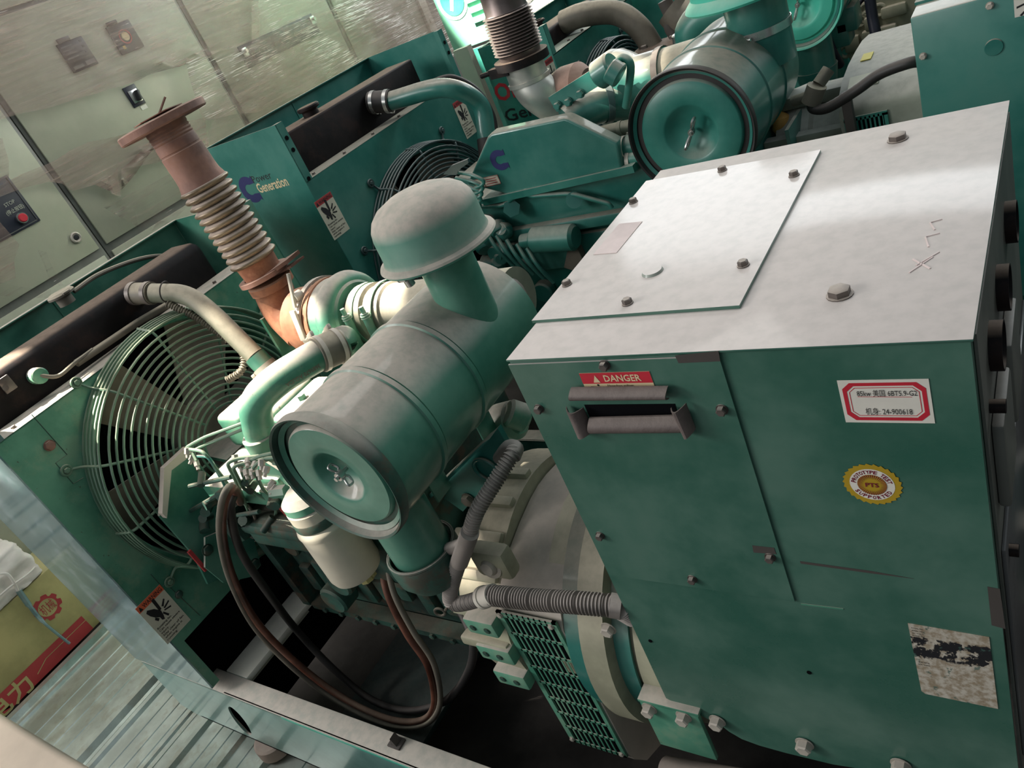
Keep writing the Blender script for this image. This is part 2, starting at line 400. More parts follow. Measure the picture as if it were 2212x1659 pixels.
def clamp(parent, c, d, r, mat='bolt_grey', w=.012, ang=0., name='hose_clamp'):
    u, v, d = frame(d); c = V(c)
    g = G().lathe([(r, -w / 2), (r + .0025, -w / 2), (r + .0025, w / 2), (r, w / 2)], c, d, 28, True)
    s = u * cos(ang) + v * sin(ang); t = d.cross(s)
    g.obox(c + s * (r + .007), t * .03, s * .012, d * (w * .9), .002)
    g.cyl(c + s * (r + .008) + t * .015, c + s * (r + .008) + t * .034, .004, seg=8)
    return obj(name, g, mat, parent)
def radiator(gs, P):
    """cooling pack: shroud plate, tank, guard, side and rear sheets.  P = dimensions of this set"""
    x, xr, y0, y1, zb, zs, zt = P['x'], P['xr'], P['y0'], P['y1'], P['zb'], P['zs'], P['zt']
    cy, cz, R = P['cy'], P['cz'], P['R']; gm = P['mat']
    sh = obj('fan_shroud', G().plate_hole(x, .004, y0, y1, P['zn'], zs, cy, cz, R * .93)
             .box(x - .004, x, y0, y0 + P.get('leg', .03), zb, P['zn']).box(x - .004, x, y1 - P.get('leg', .03), y1, zb, P['zn'])
             .lathe([(R * .93, 0), (R * .93, -.09), (R * .90, -.09), (R * .925, -.002)], (x, cy, cz), X, 56, True)
             .box(x - .1, x, y0, y1, zs - .003, zs), P['shroud'], gs)
    bolts(sh, [(x - .03, y0 + .07 + k * (y1 - y0 - .14) / 5, zs) for k in range(6)], Z, 'bolt_grey', .006, .007)
    dk = obj('dark_backing', G().box(x - .13, x - .1, y0 + .02, y1 - .02, P.get('zv', zb + .02), zs - .02), 'void', gs)  # black sheet standing in for the dark inside the shroud
    fan(gs, x - .05, cy, cz, R)
    fan_guard(gs, x, cy, cz, R, P['wire'], n=P.get('n', 15), rw=P.get('rw', .0036), phase=P.get('ph', .0), tabs=P.get('tabs', (2, 4, 5, 7, 10)))
    tk = obj('radiator_tank', G().box(x - .24, x - .1, y0 + P.get('ta', .05), y1 - P.get('tb', .1), zs - .06, P['ztk'], P.get('bev', .03), 3), 'tank_black', gs)
    return sh, tk
def side_sheets(gs, P, near=True, far=True, rear=True, nm='panel_gloss'):
    x, xr, y0, y1, zb, zt = P['x'], P['xr'], P['y0'], P['y1'], P['zb'], P['zt']; L = {}
    if near: L['near'] = obj('side_panel', G().prism([(x + .0005, y0 - .004, zb), (x + .0005, y0 - .004, zt), (xr, y0 - .004, zt), (xr, y0 - .004, zb)], (0, .0039, 0)).box(x - .02, x + .0015, y0, y0 + .030, P['zs'], zt), nm, gs)
    if far: L['far'] = obj('side_panel', G().box(xr, x + .0005, y1 + .0001, y1 + .004, zb, zt).box(x - .02, x + .0015, y1 - .030, y1, P['zs'], zt), P['mat'], gs)
    if rear: L['rear'] = obj('rear_panel', G().box(xr - .004, xr, y0, y1, zb, zt).box(xr, xr + .02, y0, y1, zt - .003, zt).box(xr, xr + .002, (y0 + y1) / 2, (y0 + y1) / 2 + .004, zb, zt), P['mat'], gs)
    return L
def air_cleaner(gs, cx, cz, y0, y1, r, bands, mat, rim_mat, plate_mat, cone=.33, rim=.007, depth=.004):
    """canister lying across the set, end plate toward the aisle"""
    o = (cx, y0, cz); L = y1 - y0
    pr = [(r - .004, .0), (r, .012), (r, .03)]
    for b in bands: pr += [(r, b - .012), (r + .0035, b - .01), (r + .0035, b), (r - .002, b + .001), (r - .002, b + .004), (r, b + .005)]
    pr += [(r, L - .02), (r - .02, L), (0, L)]
    body = obj('air_cleaner', G().lathe([(r - .012, .006)] + pr, o, Y, 96), mat, gs)
    obj('cover_rim', G().lathe([(r * .82, .016), (r * .84, .010), (r * .93, .010), (r * .975, .004), (r + rim - .006, -.010), (r + rim - .002, -.012), (r + rim, -.008), (r + rim, .008), (r, .018)], o, Y, 96), rim_mat, body)
    c = r * cone
    obj('end_plate', G().lathe([(r * .84, depth + .008), (r * .825, depth), (r * .80, depth - .003), (r * .6, depth - .004), (c + .006, depth - .004), (c, depth - .001), (c * .86, depth + .010), (c * .55, depth + .022), (.010, depth + .028), (0, depth + .028)], o, Y, 96), plate_mat, body)
    q = V(o) + Y * (depth + .02); g = G().cyl(q, q - Y * .03, .004, seg=10).cyl(q - Y * .012, q - Y * .024, .008, seg=12)
    return body, q, g
def wingnut(body, q, g, ang, s=1.):
    a = V((cos(ang), 0, sin(ang)))
    for k in (1, -1):
        P = [q - Y * .016 + a * k * .006, q - Y * .03 * s + a * k * .018 * s, q - Y * .034 * s + a * k * .034 * s, q - Y * .02 * s + a * k * .036 * s, q - Y * .014 * s + a * k * .018 * s, q - Y * .015 + a * k * .006]
        g.tube(catmull(P, 5), .0034 * s, 8)
    obj('wing_nut', g, 'steel', body)
def bellows_pipe(gs, c, z0, z1, r, n, mat, lean=(0, 0, 0)):
    c = V(c); H = z1 - z0; d = (Z + V(lean)).normalized(); p = H / n; pr = [(r * .86, 0)]
    for i in range(n):
        for k in range(6):
            t = k / 6; pr.append((r * .9 + r * .13 * (.5 - .5 * cos(2 * pi * t)) ** .8, (i + t) * p))
    pr.append((r * .86, H))
    return obj('exhaust_bellows', G().lathe(pr, (c.x, c.y, z0), d, 40), mat, gs, smooth=60)
# ================================================================== GENERATOR SET IN FRONT
GS1 = empty('generator_set', (-.6, .28, .13), 'nearest green diesel generator set with dusty control box and mushroom rain cap', 'generator', 'green diesel generator sets')
P1 = dict(x=-1.4, xr=-1.84, y0=-.206, y1=.77, zb=.444, zs=1.357, zt=1.505, zn=.622, cy=.25, cz=1.007, R=.377, mat='green_old', shroud='green_shroud', wire='wire_green', ztk=1.475, leg=.026, ta=.03, tb=.16, n=15, zv=.13, ph=radians(1.4), tabs=(1, 4, 5, 7, 10))
sh1, tk1 = radiator(GS1, P1)
S1 = side_sheets(GS1, P1)
# tank fittings
cp = at(135, 640, 'z', 1.50)
obj('filler_cap', G().cyl(V((cp.x, cp.y, 1.475)), V((cp.x, cp.y, 1.505)), .024, seg=24).lathe([(0, .012), (.034, .012), (.04, .006), (.04, 0), (.024, 0)], (cp.x, cp.y, 1.503), Z, 24).box(cp.x - .045, cp.x + .045, cp.y - .012, cp.y + .012, 1.506, 1.514, .003), 'hose_dusty', tk1)
obj('overflow_hose', G().tube(catmull([V((cp.x, cp.y + .035, 1.495))] + TP((215, 592, 'x', cp.x - .01), (300, 560, 'x', cp.x - .01), (360, 553, 'x', cp.x - .01), (400, 566, 'x', cp.x))), .007, 8), 'hose_dusty', tk1)
sp = at(75, 812, 'x', -1.5)
obj('level_sensor', G().cyl(sp, sp + X * .035, .021, seg=20, bev=.003), 'green_shroud', tk1)
obj('sensor_lead', G().tube(catmull([sp + X * .03, at(125, 812, 'x', -1.455), at(160, 785, 'x', -1.46), at(200, 755, 'x', -1.475)]), .0055, 8), 'hose_dusty', tk1)
obj('cable_sleeve', G().tube(catmull(TP((165, 785, 'x', -1.47), (240, 735, 'x', -1.48), (300, 695, 'x', -1.485), (360, 660, 'x', -1.46))), .010, 10), 'hose_dusty', tk1)
obj('tank_hook', G().obox(at(15, 830, 'x', -1.497), Y * .03, Z * .04, X * .006, .002).cyl(at(12, 838, 'x', -1.495), at(12, 838, 'x', -1.48), .007), 'bolt_grey', tk1)
# shroud seams, patches and the big rusty bolt
bolts(sh1, [at(107, 962, 'x', -1.399)], X, 'rust', .012, .007, label='large rusty bolt')
obj('shroud_seam', G().tube(TP((68, 895, 'x', -1.4), (145, 982, 'x', -1.4), (120, 1000, 'x', -1.4), (158, 1045, 'x', -1.4), (180, 1032, 'x', -1.4)), .0011, 6), 'green_dark', sh1)
obj('shroud_seam', G().tube(TP((325, 1240, 'x', -1.4), (350, 1268, 'x', -1.4), (358, 1260, 'x', -1.4), (432, 1330, 'x', -1.4)), .0011, 6), 'green_dark', sh1)
bolts(sh1, [at(386, 1284, 'x', -1.398)], X, 'green_dark', .01, .007)
o_ = at(348, 1268, 'x', -1.3995); 
wA, wB, wC = at(290, 1317, 'x', -1.3992), at(348, 1268, 'x', -1.3992), at(362, 1392, 'x', -1.3992)
warning_label(sh1, V((-1.3992, wC.y, wC.z)), Y, Z, .085, wA.z - wC.z)
# skid
def rail(y, s, x0, x1, zt=.41, zb=.135, name='skid_rail', mat='rail_paint', hole=True):
    yi = y + s * .062; g = G()
    prof = [(x0, zt), (x0 + .0, zt - .02), (x0 - .02, zb + .03), (x0 + .08, zb), (x1, zb), (x1, zt)]
    if hole:   # web with an oval lifting hole, built from strips around it
        hx, hz, a, b = -1.46, .245, .035, .085
        xs = hx - .1, hx + .1
        g.prism([(x0, y, zt), (x0 - .02, y, zb + .03), (x0 + .06, y, zb), (xs[0], y, zb), (xs[0], y, zt)], (0, s * .006, 0))
        g.prism([(xs[1], y, zt), (xs[1], y, zb), (x1, y, zb), (x1, y, zt)], (0, s * .006, 0))
        n = 40
        def ring(yy, out):
            L = []
            for i in range(n):
                t = 2 * pi * (i + .5) / n; c, q = cos(t), sin(t); 
                if out: k = min(.1 / max(abs(c), 1e-6), ((zt - hz) if q > 0 else (hz - zb)) / max(abs(q), 1e-6)); L.append(g.bm.verts.new((hx + c * k, yy, hz + q * k)))
                else: L.append(g.bm.verts.new((hx + c * a + q * .03, yy, hz + q * b)))
            return L
        A, B = ring(y, 1), ring(y, 0); C2, D2 = ring(y + s * .006, 1), ring(y + s * .006, 0)
        for i in range(n):
            j = (i + 1) % n; g._f([A[i], A[j], B[j], B[i]]); g._f([C2[i], D2[i], D2[j], C2[j]]); g._f([B[i], B[j], D2[j], D2[i]])
        for (xx, zz) in ((xs[0], zt), (xs[1], zt), (xs[0], zb), (xs[1], zb)):
            e1 = min((v.co.copy() for v in A if abs(v.co.x - xx) < 1e-5), key=lambda p: abs(p.z - zz)); e2 = min((v.co.copy() for v in A if abs(v.co.z - zz) < 1e-5), key=lambda p: abs(p.x - xx))
            g.prism([e1, (xx, y, zz), e2], (0, s * .006, 0))
    else: g.prism([(a, y, b) for a, b in prof], (0, s * .006, 0))
    g.box(x0, x1, min(y, yi), max(y, yi), zt - .008, zt, .003).box(x0 + .08, x1, min(y, yi), max(y, yi), zb, zb + .008)
    return g
obj('edge_strip', G().box(-1.12, -.55, -.2012, -.2, .4, .408), 'green_bright', GS1)  # thin strip of brighter green along the rail's top edge
sk = obj('skid_rail', rail(-.2, 1, -1.86, .9), 'rail_paint', GS1)
obj('flange_nut', G().box(-.73, -.69, -.175, -.145, .41, .416, .002).prism([(-.72, -.17, .416), (-.70, -.17, .416), (-.705, -.17, .445)], (0, .02, 0)), 'tape', sk)
obj('skid_rail', rail(.77, -1, -1.86, .9, hole=False), 'green_dark', GS1)
obj('cross_member', G().box(-1.455, -1.35, -.137, .17, .39, .41, .003).box(-1.455, -1.449, -.137, .17, .31, .392), 'wood_white', GS1)
obj('drip_tray', G().box(-1.2, -.86, -.1, .70, .14, .16, .004), 'bay_teal', GS1)
# coolant pipe from the tank to the engine
cpts = TP((287, 634, 'x', -1.49), (330, 633, 'x', -1.42), (405, 634, 'x', -1.33), (462, 680, 'x', -1.26), (550, 768, 'x', -1.18), (590, 812, 'x', -1.15))
cpipe = obj('coolant_pipe', G().tube(bend(cpts[1:5], .07, 8), .0265, 20), 'pipe_dusty', GS1)
obj('rubber_hose', G().tube([cpts[0], cpts[0].lerp(cpts[1], .5), cpts[1]], .030, 20), 'hose_dusty', cpipe)
obj('rubber_hose', G().tube([cpts[4], cpts[5]], .030, 20), 'green_old', cpipe)
clamp(cpipe, cpts[0].lerp(cpts[1], .12), cpts[1] - cpts[0], .030, 'bolt_grey', .014, 2.4)
clamp(cpipe, cpts[0].lerp(cpts[1], .85), cpts[1] - cpts[0], .030, 'bolt_grey', .014, 2.4)
clamp(cpipe, cpts[4].lerp(cpts[5], .55), cpts[5] - cpts[4], .0305, 'bolt_white', .012, 1.)
obj('cable_tie', G().torus(at(358, 630, 'x', -1.37), cpts[2] - cpts[1], .0275, .002, 28, 6), 'rubber_black', cpipe)
obj('corrugated_sleeve', G().ctube(TP((362, 655, 'x', -1.37), (430, 690, 'x', -1.31), (500, 740, 'x', -1.24), (525, 765, 'x', -1.21), (522, 800, 'x', -1.21), (490, 822, 'x', -1.25)), .0095, .007, .0016, 10), 'hose_dusty', GS1)
# engine block and head
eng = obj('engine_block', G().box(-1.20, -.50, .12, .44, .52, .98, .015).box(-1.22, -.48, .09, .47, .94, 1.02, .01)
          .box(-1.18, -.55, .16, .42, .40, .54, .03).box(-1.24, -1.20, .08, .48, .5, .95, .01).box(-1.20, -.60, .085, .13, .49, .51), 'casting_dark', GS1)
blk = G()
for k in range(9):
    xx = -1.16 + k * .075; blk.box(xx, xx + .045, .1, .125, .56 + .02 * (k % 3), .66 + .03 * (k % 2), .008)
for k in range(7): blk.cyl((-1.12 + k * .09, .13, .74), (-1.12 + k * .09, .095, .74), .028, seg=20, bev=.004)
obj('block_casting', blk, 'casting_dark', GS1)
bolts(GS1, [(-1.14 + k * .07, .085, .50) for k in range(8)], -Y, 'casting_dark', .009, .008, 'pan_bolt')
# front gear cover (green) and the belt end
gp = TP((352, 1010, 'x', -1.30), (400, 985, 'x', -1.30), (440, 1040, 'x', -1.30), (500, 1130, 'x', -1.30), (520, 1230, 'x', -1.30), (450, 1262, 'x', -1.30), (420, 1200, 'x', -1.30), (345, 1115, 'x', -1.30))
gc = obj('gear_cover', G().prism([V((p.x, p.y, p.z)) for p in gp], (-.01, 0, 0)), 'green_old', GS1)
obj('cover_edge', G().prism(TP((346, 1010, 'x', -1.292), (395, 965, 'x', -1.292), (402, 985, 'x', -1.292), (362, 1015, 'x', -1.292), (352, 1118, 'x', -1.292), (342, 1108, 'x', -1.292)), (.02, 0, 0)), 'beige_wrap', gc, 'dusty edge')
obj('accessory_cover', G().prism(TP((440, 1160, 'x', -1.28), (490, 1140, 'x', -1.28), (545, 1165, 'x', -1.28), (560, 1220, 'x', -1.28), (540, 1245, 'x', -1.28), (480, 1258, 'x', -1.28), (440, 1225, 'x', -1.28)), (.008, 0, 0)), 'green_old', gc)
bolts(gc, TP((448, 1188, 'x', -1.272), (550, 1218, 'x', -1.272), (610, 1080, 'x', -1.15)), X, 'casting_dark', .014, .01)
obj('red_strip', G().bar(at(408, 1190, 'x', -1.29), at(445, 1232, 'x', -1.29), .008, .01), 'red_faded', gc)
# rocker covers
rc0 = None
for k in range(6):
    x0 = -1.235 + k * .122
    g = G().box(x0, x0 + .108, .19, .375, 1.02, 1.125, .018, 3).cyl((x0 + .055, .27, 1.12), (x0 + .055, .27, 1.138), .011, seg=6)
    obj('rocker_cover', g, 'green_shroud', GS1)
# intake manifold and crossover pipe with cast lettering
obj('intake_manifold', G().box(-1.18, -.55, .03, .18, .985, 1.035, .012).box(-1.0, -.86, .05, .17, 1.03, 1.06, .01), 'green_shroud', GS1)
xo = TP((742, 742, 'y', .33), (690, 765, 'y', .27), (600, 818, 'y', .18), (548, 868, 'y', .13), (560, 935, 'y', .12), (585, 975, 'y', .12))
cross = obj('crossover_pipe', G().tube(bend(xo, .08, 8), .037, 24), 'green_shroud', GS1)
obj('rubber_hose', G().tube([xo[0].lerp(xo[1], .1), xo[0].lerp(xo[1], 1.1)], .0415, 24), 'hose_dusty', cross)
obj('pipe_collar', G().cyl(xo[4], xo[5], .044, seg=28, bev=.003), 'green_shroud', cross)
clamp(cross, xo[0].lerp(xo[1], .25), xo[1] - xo[0], .0415, 'bolt_white', .01, 5.2); clamp(cross, xo[0].lerp(xo[1], .95), xo[1] - xo[0], .0415, 'bolt_white', .01, 5.2)
uu = (xo[2] - xo[1]).normalized(); nn = (CAM - xo[1].lerp(xo[2], .6) + V((0, 0, -1.1))).normalized(); vv = (nn - nn.dot(uu) * uu).normalized().cross(uu).normalized()
fr = (nn - nn.dot(uu) * uu).normalized()
gg = G()
c0 = xo[1].lerp(xo[2], .12) + fr * .0374
gg.text('3689670 AGUDA', c0 - vv * .005, uu, vv, .012, (xo[2] - xo[1]).length * .8, bold=.015)
obj('cast_lettering', gg, 'hose_dusty', cross)
# turbocharger
tc_ = V((-.85, .47, 1.237))
tb = obj('turbocharger', G().lathe([(0, -.16), (.04, -.16), (.075, -.15), (.088, -.13), (.09, -.06), (.088, -.045), (.07, -.04)], tc_ - X * .05, X, 40)
         .lathe([(.09, 0), (.104, .006), (.104, .02), (.09, .026)], tc_ - X * .075, X, 40, True), 'rust_orange', GS1, 'rusty turbine housing')
obj('compressor_housing', G().lathe([(0, -.07), (.085, -.07), (.1, -.062), (.103, -.03), (.105, -.005), (.098, .02), (.08, .034), (.06, .03), (.052, .02), (.052, .06)], tc_, X, 48)
    .torus(tc_ + X * .0, X, .083, .030, 48, 12).tube(catmull([tc_ + V((0, .02, -.09)), tc_ + V((.0, -.05, -.10)), xo[0].lerp(tc_, .1), xo[0]], 6), [.034] * 19, 16), 'green_shroud', tb)
obj('v_band_clamp', G().lathe([(.102, -.008), (.108, -.008), (.108, .008), (.102, .008)], tc_ - X * .085, X, 44, True).tube([tc_ + V((-.085, -.08, .08)), tc_ + V((-.08, -.05, .16))], .005, 8).obox(tc_ + V((-.085, -.1, .04)), X * .02, V((0, .2, 1)).normalized() * .08, V((0, 1, -.2)).normalized() * .008, .002)
    .cyl(tc_ + V((-.085, -.07, .10)), tc_ + V((-.085, -.045, .10)), .012), 'bolt_white', tb)
bolts(tb, [tc_ + V((.03, -.055, -.055)), tc_ + V((.03, -.035, -.075))], X, 'green_shroud', .009, .008)
ip = obj('intake_pipe', G().cyl(tc_ + X * .045, tc_ + X * .52, .0655, .0655, 36).lathe([(.0655, 0), (.074, .004), (.074, .05), (.0655, .054)], tc_ + X * .05, X, 36, True).lathe([(.0655, 0), (.071, .004), (.071, .04), (.0655, .044)], tc_ + X * .12, X, 36, True), 'pipe_dusty', GS1)
for k in (.075, .14):
    g = G().lathe([(.074, -.006), (.0765, -.006), (.0765, .006), (.074, .006)], tc_ + X * k, X, 36, True)
    a = tc_ + V((k, -.078, .01)); g.cyl(a + V((0, -.002, .035)), a + V((0, -.006, -.03)), .010, seg=14).cyl(a + V((0, -.002, .052)), a + V((0, -.002, .035)), .006, seg=6).torus(a + V((0, -.002, .03)), Z, .0105, .002, 16, 6).torus(a + V((0, -.002, .024)), Z, .0105, .002, 16, 6)
    obj('t_bolt_clamp', g, 'green_shroud', ip)
dm = V((-.395, .47, 1.237))
obj('rubber_elbow', G().tube(catmull([tc_ + X * .40, dm - X * .03, dm + V((.02, -.03, 0)), dm + V((.02, -.12, -.005))], 8), .072, 28), 'conduit_grey', ip)
obj('support_bracket', G().prism(TP((565, 690, 'x', -1.16), (585, 676, 'x', -1.16), (645, 760, 'x', -1.16), (620, 780, 'x', -1.16)), (-.01, 0, 0)), 'green_shroud', GS1)
# exhaust elbow, bellows and flange
ex = V((-1.15, .5, 0))
eb = TP((655, 720, 'y', .47), (612, 670, 'y', .49), (590, 625, 'y', .5), (578, 600, 'y', .5))
elb = obj('exhaust_elbow', G().tube(catmull(eb, 8), [.05 + .004 * min(i, 6) / 6 for i in range(25)], 28).lathe([(.055, 0), (.062, .0), (.062, .02), (.055, .024)], eb[3] - Z * .028, Z, 32, True), 'rust_orange', GS1)
bot = at(570, 592, 'y', .5); top = at(350, 262, 'y', .5)
ax_ = (top - bot).normalized(); H = (top - bot).length
fx = at(425, 390, 'y', .5)
T = lambda k: bot + ax_ * (H * k)
mid = (at(410, 378, 'y', .5) - bot).dot(ax_) / H
kb = (at(560, 560, 'y', .5) - bot).dot(ax_) / H; kt = (at(447, 388, 'y', .5) - bot).dot(ax_) / H
R0 = .0555
pb = obj('exhaust_bellows', G(), 'bellows', GS1) if False else None
pr = []; n = 12; h0, h1 = kb * H, kt * H
pr.append((R0 * .95, h0 - .006))
for i in range(n):
    for k in range(8):
        t = k / 8; pr.append((R0 * .92 + R0 * .29 * abs(sin(pi * t)) ** .65, h0 + (h1 - h0) * (i + t) / n))
pr.append((R0 * .95, h1))
bell = obj('exhaust_bellows', G().lathe(pr, bot, ax_, 56), 'bellows', GS1, smooth=60)
obj('lower_sleeve', G().lathe([(.045, -.0), (.052, 0), (.0545, h0 - .004), (.056, h0 + .004), (.045, h0 + .004)], bot, ax_, 40), 'rust_orange', bell)
c1 = (at(385, 330, 'y', .5) - bot).dot(ax_)
obj('upper_sleeve', G().lathe([(R0 * 1.12, h1 - .004), (R0 * 1.02, h1 + .014), (R0 * 1.0, h1 + .03), (R0 * 1.0, c1), (R0 * .955, c1 + .002), (R0 * .955, c1 + .005), (R0 * .98, c1 + .006)] +
    [(R0 * .97, H - .052)] + sum([[(R0 * .93, H - .048 + k * .008), (R0 * .97, H - .044 + k * .008)] for k in range(4)], []) + [(R0 * .95, H - .008), (R0 * .8, H - .008)], bot, ax_, 48), 'rust', bell)
obj('exhaust_flange', G().lathe([(.045, -.012), (.112, -.012), (.115, -.009), (.115, .006), (.112, .009), (.05, .010), (.048, .006)], bot + ax_ * H, ax_, 56, True).prism([bot + ax_ * (H + .012) + V(p) for p in ((-.05, -.045, 0), (.01, -.06, .004), (.06, -.01, .008), (.04, .05, .004), (-.04, .05, 0))], (0, 0, .002)).tube([bot + ax_ * (H + .014) + V((.0, 0, 0)), bot + ax_ * (H + .045) + V((.025, .03, 0))], .003, 6), 'rust', bell)
obj('bellows_clamp', G().lathe([(.055, -.006), (.072, -.006), (.072, .006), (.055, .006)], bot - ax_ * .0, ax_, 36, True).prism([bot + V(p) for p in ((.03, .035, .0), (.045, -.03, .0), (.10, .015, .012), (.12, .05, .02), (.09, .07, .012))], (0, 0, .010)).prism([bot + V(p) for p in ((-.0, -.0, -.02), (.095, .02, -.004), (.12, .055, .004), (.05, .06, -.016))], (0, 0, .006)), 'rust', bell)
# ------------------------------------------------------------------ air cleaner of the front set
AX, AZ = -.372, 1.244
ac, q, g = air_cleaner(GS1, AX, AZ, -.1, .42, .1285, (.135, .275), 'green_old', 'green_dark', 'green_old', cone=.39)
wingnut(ac, q, g, radians(-55), .65)
obj('canister_foot', G().obox(at(945, 1040, 'y', .1), X * .005, Y * .05, Z * .07, .002), 'green_old', ac)
obj('canister_foot', G().obox(at(1052, 925, 'y', .24), X * .005, Y * .05, Z * .06, .002), 'green_old', ac)
# stem and rain cap
st = V((-.36, .345, 0))
s0 = at(968, 590, 'x', st.x); s1 = at(1068, 560, 'x', st.x)
sc1, sc2 = at(908, 572, 'x', -.305), at(1010, 545, 'x', -.305)
sy = (sc1.y + sc2.y) / 2; sr = (sc2.y - sc1.y) / 2 * .82; rcz = at(935, 548, 'x', -.305).z
stem = obj('inlet_stem', G().cyl((-.305, sy, 1.22), (-.305, sy, rcz + .03), sr, seg=44), 'green_old', ac)
rc = V((-.305, sy - .004, rcz)); kc = 1
cap = obj('rain_cap', G().lathe([(sr - .002, .01), (.105, .004), (.112, .0), (.114, .004), (.112, .008), (.103, .012), (.1005, .02), (.100, .060), (.097, .075), (.089, .089), (.075, .101), (.05, .111), (.025, .116), (0, .117)], rc, Z, 72), 'green_cap', ac)
ck = at(905, 585, 'x', -.42)
ck = at(873, 592, 'x', -.33)
obj('clamp_screw', G().obox(at(873, 592, 'x', -.33), X * .02, Y * .03, Z * .02, .003).cyl(at(873, 592, 'x', -.33), at(888, 615, 'x', -.33), .009, seg=12).cyl(at(868, 575, 'x', -.33), at(874, 595, 'x', -.33), .011, seg=16), 'steel', cap)
# bracket carrying the canister
br = obj('canister_bracket', G().prism(TP((925, 1065, 'y', .16), (1075, 925, 'y', .16), (1095, 960, 'y', .16), (1105, 985, 'y', .16), (1000, 1105, 'y', .16), (965, 1080, 'y', .16)), (0, .012, 0)).torus(at(1050, 1015, 'y', .155), Y, .028, .004, 32, 8)
   .prism(TP((925, 1065, 'y', .15), (1060, 935, 'y', .15), (1075, 925, 'y', .15), (940, 1062, 'y', .15)), (0, -.03, 0)), 'green_new', GS1)
bolts(br, [at(1012, 1078, 'y', .157)], -Y, 'hose_dusty', .014, .012)
st_ = at(1110, 918, 'y', .3)
obj('starter_motor', G().cyl(at(1075, 915, 'y', .3), at(1120, 905, 'y', .3), .042, seg=30, bev=.01).cyl(at(1095, 890, 'y', .28), at(1140, 905, 'y', .3), .03, seg=24, bev=.006), 'green_shroud', GS1)
# outlet duct below with rubber boot
dx = -.425; dy = .0
duct = obj('drain_duct', G().cyl((dx, dy, 1.15), (dx, dy, .925), .060, seg=40), 'green_old', GS1)
obj('rubber_boot', G().lathe([(.068, .05), (.07, .055), (.073, .05), (.074, .03), (.072, 0), (.055, -.03), (.02, -.038), (0, -.038)], (dx, dy, .912), Z, 44).torus((dx, dy, .962), Z, .07, .004, 40, 8), 'green_dark', duct)
# oil filter
of0 = V((-.688, .0, 1.065)); 
filt = obj('oil_filter', G().lathe([(.052, .0), (.057, -.006), (.057, -.052), (.062, -.058), (.0635, -.064), (.062, -.072), (.0615, -.078), (.062, -.20), (.058, -.214), (.045, -.222), (0, -.224)], of0 + V((0, 0, -.0)), Z, 44), 'filter_white', GS1)
obj('filter_head', G().lathe([(.056, 0), (.056, .016), (.04, .03), (0, .032)], of0, Z, 36).box(-.70, -.62, .0, .14, 1.06, 1.10, .01).cyl(of0 + V((-.06, .0, .02)), of0 + V((-.10, -.01, .02)), .014, seg=6), 'green_shroud', filt)
obj('drain_valve', G().cyl(of0 + V((.015, 0, -.222)), of0 + V((.015, 0, -.245)), .018, seg=8).cyl(of0 + V((.028, .01, -.222)), of0 + V((.03, .01, -.24)), .008, seg=6), 'card_yellow', filt)
obj('filter_band', G().lathe([(.0575, -.028), (.0585, -.03), (.0585, -.048), (.0575, -.05)], of0, Z, 44, True), 'green_dark', filt)
# oil cooler lumps, injection pump
obj('injection_pump', G().box(-1.1, -.86, .02, .12, .84, .93, .015).cyl((-1.12, .05, .90), (-.84, .05, .90), .034, seg=20, bev=.006).cyl((-1.14, .03, .94), (-1.08, .03, .94), .03, seg=16).box(-1.17, -1.1, .0, .1, .86, .95, .02), 'casting_dark', GS1)
pl = G()
random.seed(3)
for k in range(14):
    p = at(random.uniform(425, 600), random.uniform(1020, 1130), 'y', .04); pl.cyl(p, p + V((random.uniform(-.03, .03), -.03, random.uniform(-.03, .03))), random.uniform(.007, .016), seg=10)
for a in (((400, 1110), (470, 1070)), ((410, 1050), (500, 1030)), ((470, 1120), (560, 1105))): pl.tube([at(*a[0], 'y', .02), at(*a[1], 'y', .02)], .006, 8)
obj('pump_linkage', pl, 'casting_dark', GS1)
obj('oil_cooler', G().box(-.86, -.56, .06, .13, .72, .90, .02).cyl((-.78, .08, .80), (-.78, .03, .80), .05, seg=28, bev=.006).cyl((-.9, .08, .70), (-.9, .04, .70), .04, seg=24, bev=.006).cyl((-.98, .1, .62), (-.98, .04, .62), .045, seg=24, bev=.006), 'casting_dark', GS1)
# injector lines: bundles of thin bent pipes
def fl(P, mat='wire_green', r=.0043): return obj('injector_line', G().tube(bend(P, .02, 5), r, 8), mat, GS1)
yy = .05
fl(TP((530, 912, 'y', .1), (440, 945, 'y', .06), (400, 968, 'y', .03), (415, 985, 'y', .03)))
fl(TP((530, 925, 'y', .1), (450, 958, 'y', .06), (415, 975, 'y', .03), (425, 995, 'y', .02)))
fl(TP((405, 970, 'y', .03), (440, 975, 'y', .03), (495, 1050, 'y', .03), (500, 1080, 'y', .06)))
fl(TP((412, 985, 'y', .03), (450, 985, 'y', .03), (485, 1045, 'y', .03), (490, 1070, 'y', .06)), 'green_new', .0045)
fl(TP((560, 985, 'y', .04), (515, 990, 'y', .02), (490, 1000, 'y', .0), (515, 1050, 'y', .01), (545, 1125, 'y', .04), (562, 1140, 'y', .06)))
fl(TP((570, 990, 'y', .04), (530, 1000, 'y', .02), (502, 1008, 'y', .0), (525, 1055, 'y', .01), (560, 1075, 'y', .04), (580, 1082, 'y', .06)))
fl(TP((585, 990, 'y', .03), (520, 1015, 'y', .01), (540, 1060, 'y', .02), (590, 1085, 'y', .04), (597, 1100, 'y', .05), (593, 1128, 'y', .06), (560, 1120, 'y', .08)))
fl(TP((640, 985, 'y', .03), (570, 990, 'y', .02), (545, 1010, 'y', .0), (570, 1060, 'y', .02), (600, 1080, 'y', .05)))
fl(TP((620, 972, 'y', .05), (560, 985, 'y', .03), (540, 995, 'y', .02)))
